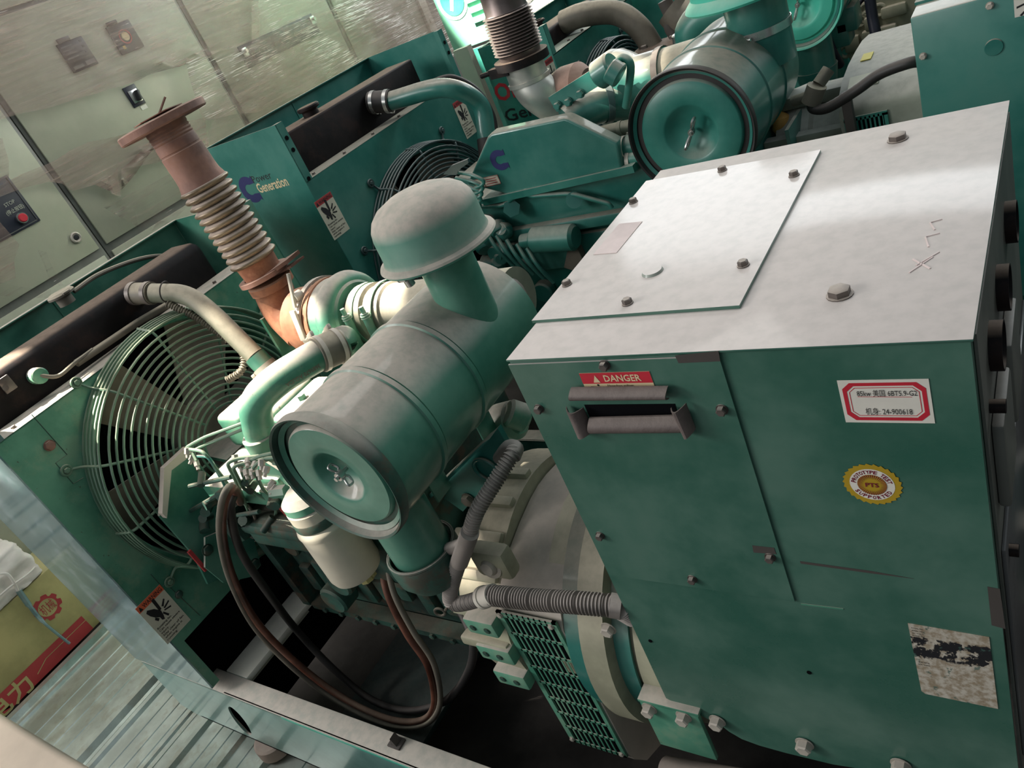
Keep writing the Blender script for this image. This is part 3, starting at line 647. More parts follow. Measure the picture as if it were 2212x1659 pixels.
fl(TP((505, 1075, 'y', .04), (540, 1095, 'y', .03), (552, 1120, 'y', .03), (548, 1130, 'y', .05)), 'hose_dusty', .004)
fl(TP((600, 960, 'y', .06), (630, 968, 'y', .05), (670, 960, 'y', .05)), 'wire_green')
fl(TP((590, 1000, 'y', .02), (640, 1010, 'y', .03), (680, 1000, 'y', .06)), 'wire_green')
nuts = TP((405, 975, 'y', .025), (415, 990, 'y', .025), (425, 1002, 'y', .02), (508, 990, 'y', .02), (520, 1005, 'y', .015), (535, 998, 'y', .015), (550, 1005, 'y', .01), (565, 1000, 'y', .01), (560, 1022, 'y', .0), (575, 1015, 'y', .005), (545, 1020, 'y', .005), (587, 1045, 'y', .0), (592, 1055, 'y', -.005), (532, 1022, 'y', .005))
for i, p in enumerate(nuts):
    d = V((random.uniform(-.4, .6), -.6, random.uniform(-.9, -.2))).normalized()
    obj('line_nut', G().cyl(p - d * .008, p + d * .006, .0075, seg=6).cyl(p + d * .006, p + d * .015, .0045, seg=8), 'bolt_white', GS1)
obj('fuel_bracket', G().prism(TP((505, 1003, 'y', .06), (560, 990, 'y', .06), (640, 1040, 'y', .06), (690, 1075, 'y', .06), (650, 1085, 'y', .06), (590, 1050, 'y', .06)), (0, .006, 0)), 'green_old', GS1)
obj('manifold_plate', G().prism(TP((415, 978, 'z', 1.0), (470, 930, 'z', 1.0), (560, 925, 'z', 1.0), (600, 975, 'z', 1.0), (520, 1000, 'z', 1.0)), (0, 0, -.012)), 'green_shroud', GS1)
obj('red_hose', G().tube(TP((590, 1075, 'y', .06), (628, 1115, 'y', .06)), .009, 10), 'red_faded', GS1)
obj('corrugated_sleeve', G().ctube(TP((545, 1110, 'y', .07), (600, 1125, 'y', .06), (640, 1120, 'y', .06)), .010, .007, .0016, 10), 'rubber_black', GS1)
# cables hanging in a loop
ob1 = obj('battery_cable', G().tube(catmull(TP((520, 1085, 'y', .02), (503, 1055, 'y', -.04), (484, 1090, 'y', -.07), (482, 1160, 'y', -.075), (505, 1250, 'y', -.075), (560, 1350, 'y', -.07), (650, 1440, 'y', -.06), (745, 1510, 'y', -.05), (840, 1553, 'y', -.04), (910, 1556, 'y', -.02), (938, 1520, 'y', 0), (925, 1440, 'y', .02), (880, 1370, 'y', .03), (840, 1290, 'y', .05), (824, 1220, 'y', .08), (818, 1175, 'y', .1)), 8), .0095, 12), 'cable_orange', GS1)
obj('battery_cable', G().tube(catmull(TP((512, 1080, 'y', .02), (497, 1050, 'y', -.045), (478, 1088, 'y', -.078), (475, 1162, 'y', -.083), (498, 1256, 'y', -.083), (552, 1358, 'y', -.078), (641, 1450, 'y', -.068), (738, 1521, 'y', -.058), (836, 1565, 'y', -.046), (915, 1566, 'y', -.026), (950, 1522, 'y', -.004), (938, 1436, 'y', .016), (893, 1364, 'y', .026), (852, 1284, 'y', .046), (836, 1214, 'y', .076), (830, 1170, 'y', .1)), 8), .0075, 12), 'hose_dusty', GS1)
obj('battery_cable', G().tube(catmull(TP((505, 1065, 'y', -.02), (498, 1105, 'y', -.05), (520, 1190, 'y', -.05), (575, 1275, 'y', -.04), (640, 1360, 'y', .01), (720, 1445, 'y', .01), (800, 1510, 'y', .01), (880, 1535, 'y', .01), (960, 1515, 'y', .02), (1010, 1455, 'y', .04), (1022, 1390, 'y', .06), (1000, 1330, 'y', .1), (975, 1300, 'y', .12), (955, 1230, 'y', .14)), 8), .0105, 12), 'rubber_black', GS1)
obj('dipstick_ring', G().torus(at(950, 1322, 'y', .1), V((.3, -1, 0)), .013, .0035, 24, 8).tube(TP((962, 1318, 'y', .1), (975, 1300, 'y', .1)), .0035, 8), 'hose_dusty', GS1)
# flywheel housing (beige casting with ribs)
fy, fz = .29, .61
fh = G().lathe([(.0, -.50), (.235, -.50), (.258, -.49), (.268, -.46), (.272, -.36), (.0, -.36)], (0, fy, fz), X, 64)
for k in range(6):
    a = radians(88 + k * 17); c, s_ = cos(a), sin(a); p = V((-.50, fy + c * .27, fz + s_ * .27))
    fh.obox(p + X * .07, X * .13, V((0, -s_, c)) * .024, V((0, c, s_)) * .03, .005)
fly = obj('flywheel_housing', fh, 'beige_cast', GS1)
bp_ = at(1057, 1225, 'y', .05)
obj('inspection_plug', G().lathe([(0, .010), (.014, .010), (.018, .004), (.018, 0), (.028, 0), (.030, -.012)], bp_, V((0, -1, .2)), 28), 'bolt_white', fly)
obj('plug_boss', G().obox(bp_ + V((0, .02, .0)), X * .09, Y * .04, Z * .075, .012), 'beige_cast', fly)
for (u, v) in ((1005, 1352), (1033, 1408), (1070, 1462)):
    p = at(u, v, 'y', 0.)
    f = obj('mounting_foot', G().box(p.x, -.357, -.0, .12, p.z - .023, p.z + .023, .006), 'green_shroud', GS1)
    bolts(f, [p + V((.022, .0, 0)), p + V((.06, .0, 0))], -Y, 'casting_dark', .007, .003)
# alternator
wy0, wy1 = .03, .57
def sect(d): # rounded-square wrap section in the Y-Z plane
    L = [(.15, .17), (.07, .215), (wy0 + d + .008, .27), (wy0 + d, .30), (wy0 + d, .73), (.045 + d, .765 - d * .3), (.085 + d * .6, .795 - d), (.14, .82 - d), (.20, .838 - d), (.26, .850 - d), (.30, .853 - d)]
    return L + [(.6 - y, z) for y, z in L[::-1][1:]]
wr = G().prism([(-.355, y, z) for y, z in sect(0)], (.155, 0, 0))
alt = obj('alternator_wrap', wr, 'beige_wrap', GS1)
obj('alternator_drum', G().lathe([(0, -.25), (.262, -.25), (.262, -.16), (.30, -.155), (.30, -.10), (.262, -.095), (.262, -.06), (.27, -.055), (.27, .02), (.255, .025), (.255, .10), (0, .10)], (0, fy, fz), X, 72), 'beige_cast', GS1)
dr = obj('adapter_ring', G().lathe([(.255, -.198), (.285, -.198), (.285, -.16), (.255, -.16)], (0, fy, fz), X, 72, True).lathe([(.268, -.096), (.274, -.096), (.274, -.062), (.268, -.062)], (0, fy, fz), X, 72, True), 'green_new', GS1)
bolts(dr, TP((1315, 1357, 'y', .03)), -Y, 'bolt_white', .013, .014)
# louvred vent on the wrap
gx0, gx1, gz0, gz1, gy = -.353, -.205, .295, .758, .024
g = G().box(gx0, gx0 + .014, gy, gy + .006, gz0, gz1).box(gx1 - .010, gx1, gy, gy + .006, gz0, gz1)
rows, cols = 8, 9; rh = (gz1 - gz0 - .02) / rows; cw = (gx1 - gx0 - .024) / cols
for r in range(rows + 1): g.box(gx0 + .01, gx1 - .008, gy, gy + .0016, gz0 + .006 + r * rh - .001, gz0 + .006 + r * rh + .006)
for c in range(1, cols): g.box(gx0 + .014 + c * cw - .0022, gx0 + .014 + c * cw + .0022, gy, gy + .0014, gz0, gz1)
g.box(gx0, gx1, gy, gy + .006, gz1 - .006, gz1).box(gx0, gx1, gy, gy + .006, gz0, gz0 + .006)
vg = obj('vent_grille', g, 'green_shroud', GS1)
obj('vent_backing', G().box(gx0 + .004, gx1 - .004, gy + .0052, gy + .0058, gz0 + .004, gz1 - .004), 'void', vg)
bolts(vg, [(gx0 + .008, gy, gz1 - .01), (gx1 - .014, gy, gz1 - .012), (gx0 + .008, gy, gz0 + .012), (gx1 - .01, gy, gz0 + .012)], -Y, 'bolt_white', .006, .005)
# lifting bracket with bolts below the box
mp_ = obj('mounting_plate', G().box(-.055, .062, -.012, -.002, .475, .622, .002).box(-.056, .066, -.014, .03, .618, .626, .002), 'green_shroud', GS1)
bolts(GS1, [(-.038, -.012, .602), (.032, -.012, .605)], -Y, 'bolt_white', .013, .016, 'large_bolt')
bolts(GS1, [(.092, -.002, .602), (.243, -.002, .600), (.39, -.002, .612)], -Y, 'bolt_white', .013, .016, 'large_bolt')
# ------------------------------------------------------------------ control box
bx1, by1 = .545, .605
fo = [(0, 1.397), (bx1, 1.397), (bx1, .45), (.47, .50), (.4, .565), (.34, .566), (.28, .553), (.2, .549), (.155, .550), (.125, .556), (.105, .57), (.095, .583), (.06, .60), (.0, .63)]
cb = obj('control_box', G().prism([(x, 0, z) for x, z in fo], (0, .006, 0)).box(0.0005, bx1 - .0005, .005, by1, .97, 1.396).box(.02, bx1 - .02, .02, by1 - .02, .62, .97), 'green_box', GS1)
obj('box_top', G().box(-.003, bx1 + .003, -.003, by1, 1.3965, 1.4, .0012), 'green_box', cb)
tp = [(-.008, .088), (.300, .084), (.300, .540), (-.010, .552)]
tcov = obj('top_cover', G().prism([(x, y, 1.4004) for x, y in tp], (0, 0, .0045)), 'green_box', cb)
bolts(tcov, [(.004, .185, 1.405), (.138, .112, 1.405), (.277, .183, 1.405), (.279, .453, 1.405), (.142, .530, 1.405), (.002, .461, 1.405)], Z, 'bolt_grey', .007, .008)
bolts(cb, [(.411, .097, 1.400), (.411, .533, 1.400)], Z, 'bolt_grey', .0125, .010, label='large hex bolt on the box top')
obj('blanking_plug', G().lathe([(0, .0035), (.014, .0035), (.016, 0)], (.143, .194, 1.405), Z, 28), 'green_box', tcov)
g = G(); g.prism([(.008, .275, 1.4051), (.052, .270, 1.4051), (.055, .372, 1.4051), (.010, .378, 1.4051)], (0, 0, .0006))
obj('worn_sticker', g, 'sticker_worn', tcov, 'faded pinkish sticker')
g = G()
for P in ([(.455, .16), (.475, .19)], [(.455, .19), (.475, .165)], [(.46, .175), (.48, .2)], [(.468, .215), (.462, .24), (.476, .245)], [(.47, .255), (.463, .275), (.475, .28)]):
    g.tube([V((x + .022, y - .028, 1.4)) for x, y in P], .0012, 6)
obj('chalk_mark', g, 'sticker_worn', cb)
# door on the front face
dz0, dz1, dxr = .972, 1.392, .2985
door = obj('box_door', G().prism([(-.002, -.0035, dz1), (dxr, -.0035, dz1), (dxr + .002, -.0035, dz0), (.004, -.0035, dz0 - .003)], (0, .003, 0)), 'green_box', cb)
dbolts = TP((1307, 788, 'y', -.0035), (1165, 882, 'y', -.0035), (1560, 884, 'y', -.0035), (1297, 1156, 'y', -.0035), (1496, 1250, 'y', -.0035), (1664, 1203, 'y', -.0035))
bolts(door, dbolts, -Y, 'bolt_grey', .0065, .008)
obj('tape_patch', G().prism(TP((1458, 768, 'y', -.0036), (1552, 758, 'y', -.0036), (1556, 780, 'y', -.0036), (1466, 784, 'y', -.0036)), (0, -.0004, 0)), 'tape', door)
obj('tape_patch', G().prism(TP((1625, 1178, 'y', -.0036), (1672, 1183, 'y', -.0036), (1677, 1197, 'y', -.0036), (1628, 1193, 'y', -.0036)), (0, -.0004, 0)), 'tape', door)
obj('tape_patch', G().prism(TP((2133, 1267, 'y', -.0002), (2160, 1272, 'y', -.0002), (2172, 1358, 'y', -.0002), (2142, 1350, 'y', -.0002)), (0, -.0005, 0)), 'tape', cb)
obj('scrape_mark', G().prism(TP((1728, 1212, 'y', -.0002), (1880, 1233, 'y', -.0002), (1975, 1250, 'y', -.0002), (1880, 1238, 'y', -.0002), (1730, 1217, 'y', -.0002)), (0, -.0003, 0)), 'tape', cb)
obj('lower_seam', G().prism(TP((1730, 1303, 'y', -.0002), (1822, 1314, 'y', -.0002), (1822, 1317, 'y', -.0002), (1730, 1306, 'y', -.0002)), (0, -.0004, 0)), 'green_shroud', cb)
bolts(cb, [at(1405, 1384, 'y', -.0), at(1748, 1452, 'y', -.0)], -Y, 'void', .003, .0006, 'screw_hole')
# slot with rubber trims
obj('cable_slot', G().prism(TP((1262, 874, 'y', -.0037), (1458, 872, 'y', -.0037), (1468, 912, 'y', -.0037), (1280, 914, 'y', -.0037)), (0, -.0004, 0)), 'void', door)
def trim(a, b, c, d, dep=.016):
    A, B, C_, D = TP((*a, 'y', -.018), (*b, 'y', -.018), (*c, 'y', -.018), (*d, 'y', -.018))
    g = G(); n = 8; R1, R2 = [], []
    for i in range(n + 1):
        t = i / n; o = V((0, -dep * sin(pi * (.12 + .78 * t)) + .012, 0)); R1.append(A.lerp(D, t) + o); R2.append(B.lerp(C_, t) + o)
    for sgn in (0, .003):
        r1 = [g.bm.verts.new(p + V((0, sgn, 0))) for p in R1]; r2 = [g.bm.verts.new(p + V((0, sgn, 0))) for p in R2]
        if sgn == 0: k1, k2 = r1, r2
        for i in range(n): g._f([r1[i], r2[i], r2[i + 1], r1[i + 1]])
    for i in range(n): g._f([k1[i], k1[i + 1], r1[i + 1], r1[i]]); g._f([k2[i], r2[i], r2[i + 1], k2[i + 1]])
    g._f([k1[0], k2[0], r2[0], r1[0]]); g._f([k1[n], r1[n], r2[n], k2[n]])
    return obj('rubber_trim', g, 'trim_rubber', door)
trim((1228, 845), (1438, 843), (1440, 870), (1233, 872)); trim((1268, 910), (1470, 905), (1482, 943), (1275, 944))
trim((1246, 873), (1246, 928), (1240, 932), (1219, 876)) if False else None
def trimv(P, off=.02):
    A = TP(*[(u, v, 'y', -.004) for u, v in P]); g = G()
    c = (A[0] + A[1] + A[2] + A[3]) / 4
    n = 7; r1, r2, r3, r4 = [], [], [], []
    for i in range(n + 1):
        t = i / n; o = V((0, -off * sin(pi * (.1 + .8 * t)), 0)); r1.append(g.bm.verts.new(A[0].lerp(A[1], t) + o)); r2.append(g.bm.verts.new(A[3].lerp(A[2], t) + o))
        o2 = o + V((0, .003, 0)); r3.append(g.bm.verts.new(A[0].lerp(A[1], t) + o2)); r4.append(g.bm.verts.new(A[3].lerp(A[2], t) + o2))
    for i in range(n): g._f([r1[i], r1[i + 1], r2[i + 1], r2[i]]); g._f([r3[i], r4[i], r4[i + 1], r3[i + 1]]); g._f([r1[i], r3[i], r3[i + 1], r1[i + 1]]); g._f([r2[i], r2[i + 1], r4[i + 1], r4[i]])
    g._f([r1[0], r2[0], r4[0], r3[0]]); g._f([r1[n], r3[n], r4[n], r2[n]])
    return obj('rubber_trim', g, 'trim_rubber', door)
trimv([(1226, 874), (1262, 876), (1284, 926), (1250, 932)]); trimv([(1452, 876), (1484, 866), (1505, 922), (1480, 932)])
# DANGER label
o0 = at(1263, 850, 'y', -.0037); A, B, C_ = TP((1251, 806, 'y', -.0037), (1405, 808, 'y', -.0037), (1418, 850, 'y', -.0037))
w = B.x - A.x; h = .034; o0 = V((A.x, -.0037, A.z - h))
g = G().prism([o0, o0 + X * w, o0 + X * w + Z * h, o0 + Z * h], (0, -.0005, 0)); e = -Y * .0008
g.m(1).d2(o0 + e, X, Z, [(0, h * .5), (w, h * .5), (w, h), (0, h)])
g.m(0).text('DANGER', o0 + e * 1.5 + X * w * .34 + Z * h * .60, X, Z, h * .30, w * .52, bold=.02)
g.d2(o0 + e * 1.5, X, Z, [(w * .17, h * .56), (w * .27, h * .56), (w * .22, h * .9)])
g.m(2).text('Hazardous voltage.', o0 + e + X * w * .35 + Z * h * .34, X, Z, h * .12, w * .38)
g.text('Can cause severe injury.', o0 + e + X * w * .35 + Z * h * .1, X, Z, h * .1, w * .55)
g.d2(o0 + e, X, Z, [(w * .1, h * .38), (w * .24, h * .36), (w * .30, h * .12), (w * .26, h * .1), (w * .22, h * .3), (w * .1, h * .33)]).lathe([(0, 0), (.0016, 0)], o0 + e + V((w * .215, 0, h * .43)), -Y, 10)
obj('danger_label', g, ('cream', 'red', 'ink'), door, 'red and cream danger label')
# red framed handwritten label
A, B, C_, D = TP((1812, 817, 'y', -.0003), (2008, 822, 'y', -.0003), (2014, 918, 'y', -.0003), (1825, 908, 'y', -.0003))
o0 = V((.4185, -.0003, 1.2955)); w, h = .087, .0575
g = G().prism([o0, o0 + X * w, o0 + X * w + Z * h, o0 + Z * h], (0, -.0005, 0)); e = -Y * .0008
def octa(i, c): return [(i + c, i), (w - i - c, i), (w - i, i + c), (w - i, h - i - c), (w - i - c, h - i), (i + c, h - i), (i, h - i - c), (i, i + c)]
def band(i, t, c):
    a, b = octa(i, c), octa(i + t, c * .92)
    for k in range(8): j = (k + 1) % 8; g.d2(o0 + e, X, Z, [a[k], a[j], b[j], b[k]])
g.m(1); band(.0035, .0042, .008); band(.0098, .0007, .006)
g.d2(o0 + e, X, Z, [(w * .2, h * .615), (w * .8, h * .60), (w * .8, h * .61), (w * .2, h * .625)])
g.m(2).text('85kw 美国 6BT5.9-G2', o0 + e * 1.5 + X * w * .2 + Z * h * .64, X, Z, h * .12, w * .66)
g.text('机身: 24-900618', o0 + e * 1.5 + X * w * .26 + Z * h * .21, X, Z, h * .13, w * .52)
obj('handwritten_label', g, ('white', 'red', 'ink'), cb, 'white handwritten label in a red octagonal frame')
# round PTS seal
o0 = at(1884, 1046, 'y', -.0003); R = .032; n = 26
g = G(); e = -Y * .0005; pts = []
for k in range(n):
    a = 2 * pi * k / n; b = 2 * pi * (k + .75) / n; pts += [(R * .93 * cos(a), R * .93 * sin(a)), (R * cos(b), R * sin(b))]
g.d2(o0 + e, X, Z, pts)
def disc(r, kk, m): g.m(m); g.lathe([(0, 0), (r, 0)], o0 - Y * (.0005 + .0003 * kk), -Y, 40)
disc(R * .75, 1, 1); disc(R * .49, 2, 0)
g.m(2)
for k in range(40):
    a = 2 * pi * k / 40; d = .045; g.d2(o0 - Y * .0014, X, Z, [(R * .27 * cos(a), R * .27 * sin(a)), (R * .49 * cos(a - d), R * .49 * sin(a - d)), (R * .49 * cos(a + d), R * .49 * sin(a + d))])
g.text('PTS', o0 - Y * .0018 - X * R * .22 - Z * R * .09, X, Z, R * .2, R * .44, bold=.02)
def arc(txt, r, a0, a1, flip):
    n = len(txt)
    for i, c in enumerate(txt):
        a = radians(a0 + (a1 - a0) * i / max(1, n - 1)); p = o0 - Y * .0012 + V((cos(a), 0, sin(a))) * r
        u = V((sin(a), 0, -cos(a))) * (-1 if flip else 1); v = V((cos(a), 0, sin(a))) * (-1 if flip else 1)
        if c != ' ': g.text(c, p - u * R * .065, u, v, R * .16, R * (.05 if c == 'I' else .12), bold=.025)
arc('PROTOTYPE TEST', R * .54, 166, 14, False); arc('SUPPORTED', R * .70, 212, 328, True)
obj('test_seal', g, ('gold', 'white', 'maroon'), cb, 'round gold seal with maroon lettering')
# worn nameplate
g = G().prism([(.4405, -.0003, .960), (.530, -.0003, .957), (.530, -.0003, .810), (.445, -.0003, .811), (.4405, -.0003, .816)], (0, -.0008, 0))
g.m(1)
for i in range(6):
    g.text(('MODEL NO.', 'SERIAL NO.', 'AC VOLTS', 'PHASE  HZ', 'AMPS', 'RPM  WIRES')[i], V((.4435, -.0013, .951 - .005 * i - (.05 if i > 3 else 0))), X, Z, .0024, .014)
obj('nameplate', g, ('nameplate', 'ink'), cb, 'scratched and peeling rating plate')
# instruments on the end face
def gauge(u, v, r, l=.035):
    p = at(u, v, 'x', bx1)
    return obj('gauge', G().lathe([(0, l - .004), (r - .006, l - .004), (r - .004, l), (r, l), (r, 0)], p, X, 32), 'rubber_black', cb)
for (y, z, r) in ((.115, 1.31, .028), (.235, 1.31, .028), (.40, 1.31, .028)):
    p = V((bx1, y, z)); obj('gauge', G().lathe([(0, .012), (r - .004, .012), (r - .002, .016), (r, .016), (r, 0)], (bx1, p.y, p.z), X, 32), 'tank_black', cb)
obj('end_panel', G().box(bx1, bx1 + .003, .02, by1 - .02, .62, 1.39), 'slot_grey', cb)
obj('meter_frame', G().box(bx1 + .003, bx1 + .016, .05, .16, 1.13, 1.25, .004), 'slot_grey', cb); obj('meter_frame', G().box(bx1 + .003, bx1 + .016, .2, .31, 1.13, 1.25, .004), 'slot_grey', cb)
for z in (1.27, 1.05): obj('toggle_switch', G().cyl((bx1, .06, z), (bx1 + .018, .06, z), .008, seg=10), 'tank_black', cb)
obj('panel_door', G().box(bx1 + .003, bx1 + .008, .03, by1 - .03, .66, 1.08, .002), 'glass_grey', cb)
# ------------------------------------------------------------------ conduits
obj('conduit', G().ctube(TP((1112, 972, 'y', .12), (1105, 985, 'y', .10), (1070, 1040, 'y', .06), (1030, 1105, 'y', .02), (1012, 1160, 'y', .0)), .0135, .0058, .0016, 16, .0016), 'conduit_grey', GS1)
obj('conduit_end', G().tube(catmull(TP((1078, 990, 'y', .14), (1098, 965, 'y', .13), (1116, 968, 'y', .12), (1110, 988, 'y', .10)), 6), .0125, 14), 'conduit_grey', GS1)
tj = obj('conduit_tee', G().tube(TP((1015, 1150, 'y', .0), (992, 1215, 'y', -.005)), .0175, 18).tube(TP((1003, 1175, 'y', .0), (972, 1185, 'y', .01)), .013, 14), 'conduit_grey', GS1)
obj('conduit', G().ctube(TP((992, 1210, 'y', -.005), (978, 1255, 'y', -.008), (972, 1292, 'y', -.010), (984, 1304, 'y', -.010), (1010, 1301, 'y', -.012), (1045, 1290, 'y', -.013)), .0150, .0055, .0012, 18, .0015), 'conduit_grey', GS1)
obj('conduit_collar', G().tube(TP((1045, 1290, 'y', -.013), (1066, 1284, 'y', -.013)), .0205, 24).tube(TP((1042, 1291, 'y', -.013), (1048, 1289, 'y', -.013)), .0225, 24), 'conduit_white', GS1)
cc = obj('conduit', G().ctube(TP((1062, 1286, 'y', -.013), (1150, 1295, 'y', -.010), (1250, 1302, 'y', -.006), (1330, 1309, 'y', .005)), .0185, .0062, .002, 24, .0016), 'conduit_grey', GS1)
obj('conduit_gland', G().tube(TP((1318, 1307, 'y', .003), (1342, 1311, 'y', .008)), .0215, 24).ctube(TP((1338, 1310, 'y', .008), (1370, 1330, 'y', .03)), .019, .0062, .002, 20, .0016), 'conduit_grey', GS1)
# pipe lying at the foot of the frame
obj('exhaust_tube', G().cyl(at(1440, 1668, 'y', .1), at(1700, 1715, 'y', .1), .036, seg=30), 'beige_wrap', GS1, 'dusty beige tube low on the frame')
# ================================================================== SECOND GENERATOR SET
GS2 = empty('generator_set', (-.4, 1.5, .13), 'middle green diesel generator set with wide box-shaped intake cover and large black-rimmed air cleaner', 'generator', 'green diesel generator sets')
P2 = dict(x=-1.4, xr=-1.84, y0=1.0, y1=1.98, zb=.40, zs=1.455, zt=1.65, zn=.46, cy=1.49, cz=.917, R=.431, mat='green_new', shroud='green_new', wire='wire_dark', ztk=1.60, bev=.008, leg=.03, ta=.03, tb=.12, n=20, rw=.0042)
sh2, tk2 = radiator(GS2, P2)
S2 = side_sheets(GS2, P2, nm='green_new')
def clogo(g, o, u, v, s):
    pts = []
    for k in range(25):
        a = radians(42 + 276 * k / 24); pts.append((max(-1, 1.05 * cos(a)), 1.0 * sin(a)))
    pts = [(.8, .95)] + pts[1:-1] + [(.8, -.95)]
    inn = [(.8, -.38)] + [(.45 * cos(radians(300 - 240 * k / 14)), .40 * sin(radians(300 - 240 * k / 14))) for k in range(15)] + [(.8, .38)]
    n = len(pts); m = len(inn)
    P_ = [V(o) + V(u) * (s * a) + V(v) * (s * b) for a, b in pts]; Q = [V(o) + V(u) * (s * a) + V(v) * (s * b) for a, b in inn[::-1]]
    for k in range(n - 1):
        a, b = k * (m - 1) // (n - 1), (k + 1) * (m - 1) // (n - 1)
        g.poly([P_[k], P_[k + 1], Q[b]] + ([Q[a]] if a != b else []))
np2 = S2['near']; yp = .9955
def w_on(name, parent, mats, build, label=None): g = G(); build(g); return obj(name, g, mats, parent, label)
def bl(g):
    c = at(540, 410, 'y', yp); clogo(g, c, X, Z, .048)
w_on('logo_mark', np2, 'navy', bl)
def bl(g):
    a, b = at(548, 395, 'y', yp), at(584, 380, 'y', yp); g.text('Power', V((a.x, yp, (a.z + b.z) / 2 - .005)), X, Z, .026, (b.x - a.x) * 1.05)
w_on('panel_lettering', np2, 'ink', bl)
def bl(g):
    a, b = at(556, 408, 'y', yp), at(621, 395, 'y', yp); g.text('Generation', V((a.x, yp, (a.z + b.z) / 2 - .012)), X, Z, .034, (b.x - a.x) * 1.02, bold=.02)
w_on('panel_lettering', np2, 'cream', bl)
bolts(S2['near'], [(-1.3975, 1.014, 1.60), (-1.3975, 1.014, 1.56), (-1.3975, 1.014, 1.46)], X, 'void', .006, .001, 'bolt_hole')
bolts(S2['far'], [(-1.3975, 1.966, 1.60), (-1.3975, 1.966, 1.56)], X, 'void', .006, .001, 'bolt_hole')
a, b, c = at(678, 438, 'x', -1.399), at(716, 420, 'x', -1.399), at(722, 520, 'x', -1.399)
warning_label(sh2, V((-1.3992, a.y, c.z)), Y, Z, .085, a.z - c.z + .0, ('paper', 'red_faded', 'ink'))
a = at(985, 235, 'x', -1.399); c = at(1010, 300, 'x', -1.399)
warning_label(sh2, V((-1.3992, a.y - .01, c.z)), Y, Z, .08, .15, ('paper', 'red_faded', 'ink'))
cp = at(672, 245, 'x', -1.56)
obj('filler_cap', G().cyl(V((cp.x, cp.y, 1.58)), V((cp.x, cp.y, 1.625)), .03, seg=24).cyl(V((cp.x, cp.y, 1.62)), V((cp.x, cp.y, 1.635)), .042, seg=24, bev=.004), 'tank_black', tk2)
h2 = TP((800, 222, 'x', -1.5), (845, 218, 'x', -1.42), (960, 190, 'x', -1.20), (1035, 225, 'x', -1.14), (1052, 300, 'x', -1.14), (1056, 335, 'x', -1.14))
hp = obj('coolant_pipe', G().tube(catmull(h2[1:5], 10), .034, 22), 'green_new', GS2)
obj('rubber_hose', G().tube([h2[0], h2[1]], .04, 20), 'rubber_black', hp); obj('rubber_hose', G().tube([h2[4], h2[5]], .038, 20), 'rubber_black', hp)
clamp(hp, h2[0].lerp(h2[1], .2), h2[1] - h2[0], .04, 'steel', .014, 2.2); clamp(hp, h2[0].lerp(h2[1], .85), h2[1] - h2[0], .04, 'steel', .014, 2.2)
obj('vent_hose', G().tube(catmull(TP((905, 200, 'x', -1.38), (940, 176, 'x', -1.32), (980, 168, 'x', -1.27), (1030, 195, 'x', -1.22), (1062, 245, 'x', -1.2), (1072, 295, 'x', -1.2))), .012, 10), 'rubber_black', GS2)
obj('vent_hose', G().tube(catmull(TP((715, 235, 'x', -1.62), (770, 200, 'x', -1.62), (830, 180, 'x', -1.62), (870, 190, 'x', -1.58), (885, 200, 'x', -1.52))), .009, 10), 'rubber_black', GS2)
# engine 2
YE = 1.36
e2 = obj('engine_block', G().box(-1.12, -.1, YE, YE + .42, .50, 1.06, .02).box(-1.15, -.08, YE - .02, YE + .44, 1.03, 1.16, .012)
         .box(-1.05, -.2, YE - .03, YE, .86, .98, .02).box(-1.1, -.15, YE + .05, YE + .35, .36, .52, .04), 'green_new', GS2)
g = G()
for k in range(8): g.cyl((-1.05 + k * .12, YE - .0, .78), (-1.05 + k * .12, YE - .04, .78), .04, seg=20, bev=.006)
for k in range(10): g.box(-1.08 + k * .1, -1.03 + k * .1, YE - .04, YE, .55 + .02 * (k % 3), .68 + .03 * (k % 2), .01)
obj('block_casting', g, 'green_new', GS2)
random.seed(11); g = G()
for k in range(20):
    p = at(random.uniform(1035, 1130), random.uniform(480, 590), 'y', YE - .06); r = random.uniform(.02, .045); g.cyl(p, p + V((random.uniform(-.04, .04), -.03, random.uniform(-.04, .04))), r, r * .8, 14, .006)
for k in range(5): a = at(1050 + 22 * k, 500 + 9 * k, 'y', YE - .1); g.tube(catmull([a, a + V((.03, -.02, -.06)), a + V((.05, 0, -.14))]), .007, 8)
obj('injection_pump', g, 'green_new', GS2)
a, b = at(1150, 518, 'y', YE - .08), at(1245, 512, 'y', YE - .08)
obj('fuel_filter', G().cyl(a, b, .044, seg=30, bev=.01).cyl(a - X * .04, a, .025, seg=16), 'green_far', GS2)
obj('drain_bag', G().prism(TP((1225, 545, 'y', YE - .06), (1248, 538, 'y', YE - .06), (1258, 560, 'y', YE - .06), (1240, 585, 'y', YE - .06), (1218, 578, 'y', YE - .06)), (0, .03, 0)), 'hose_dusty', GS2)
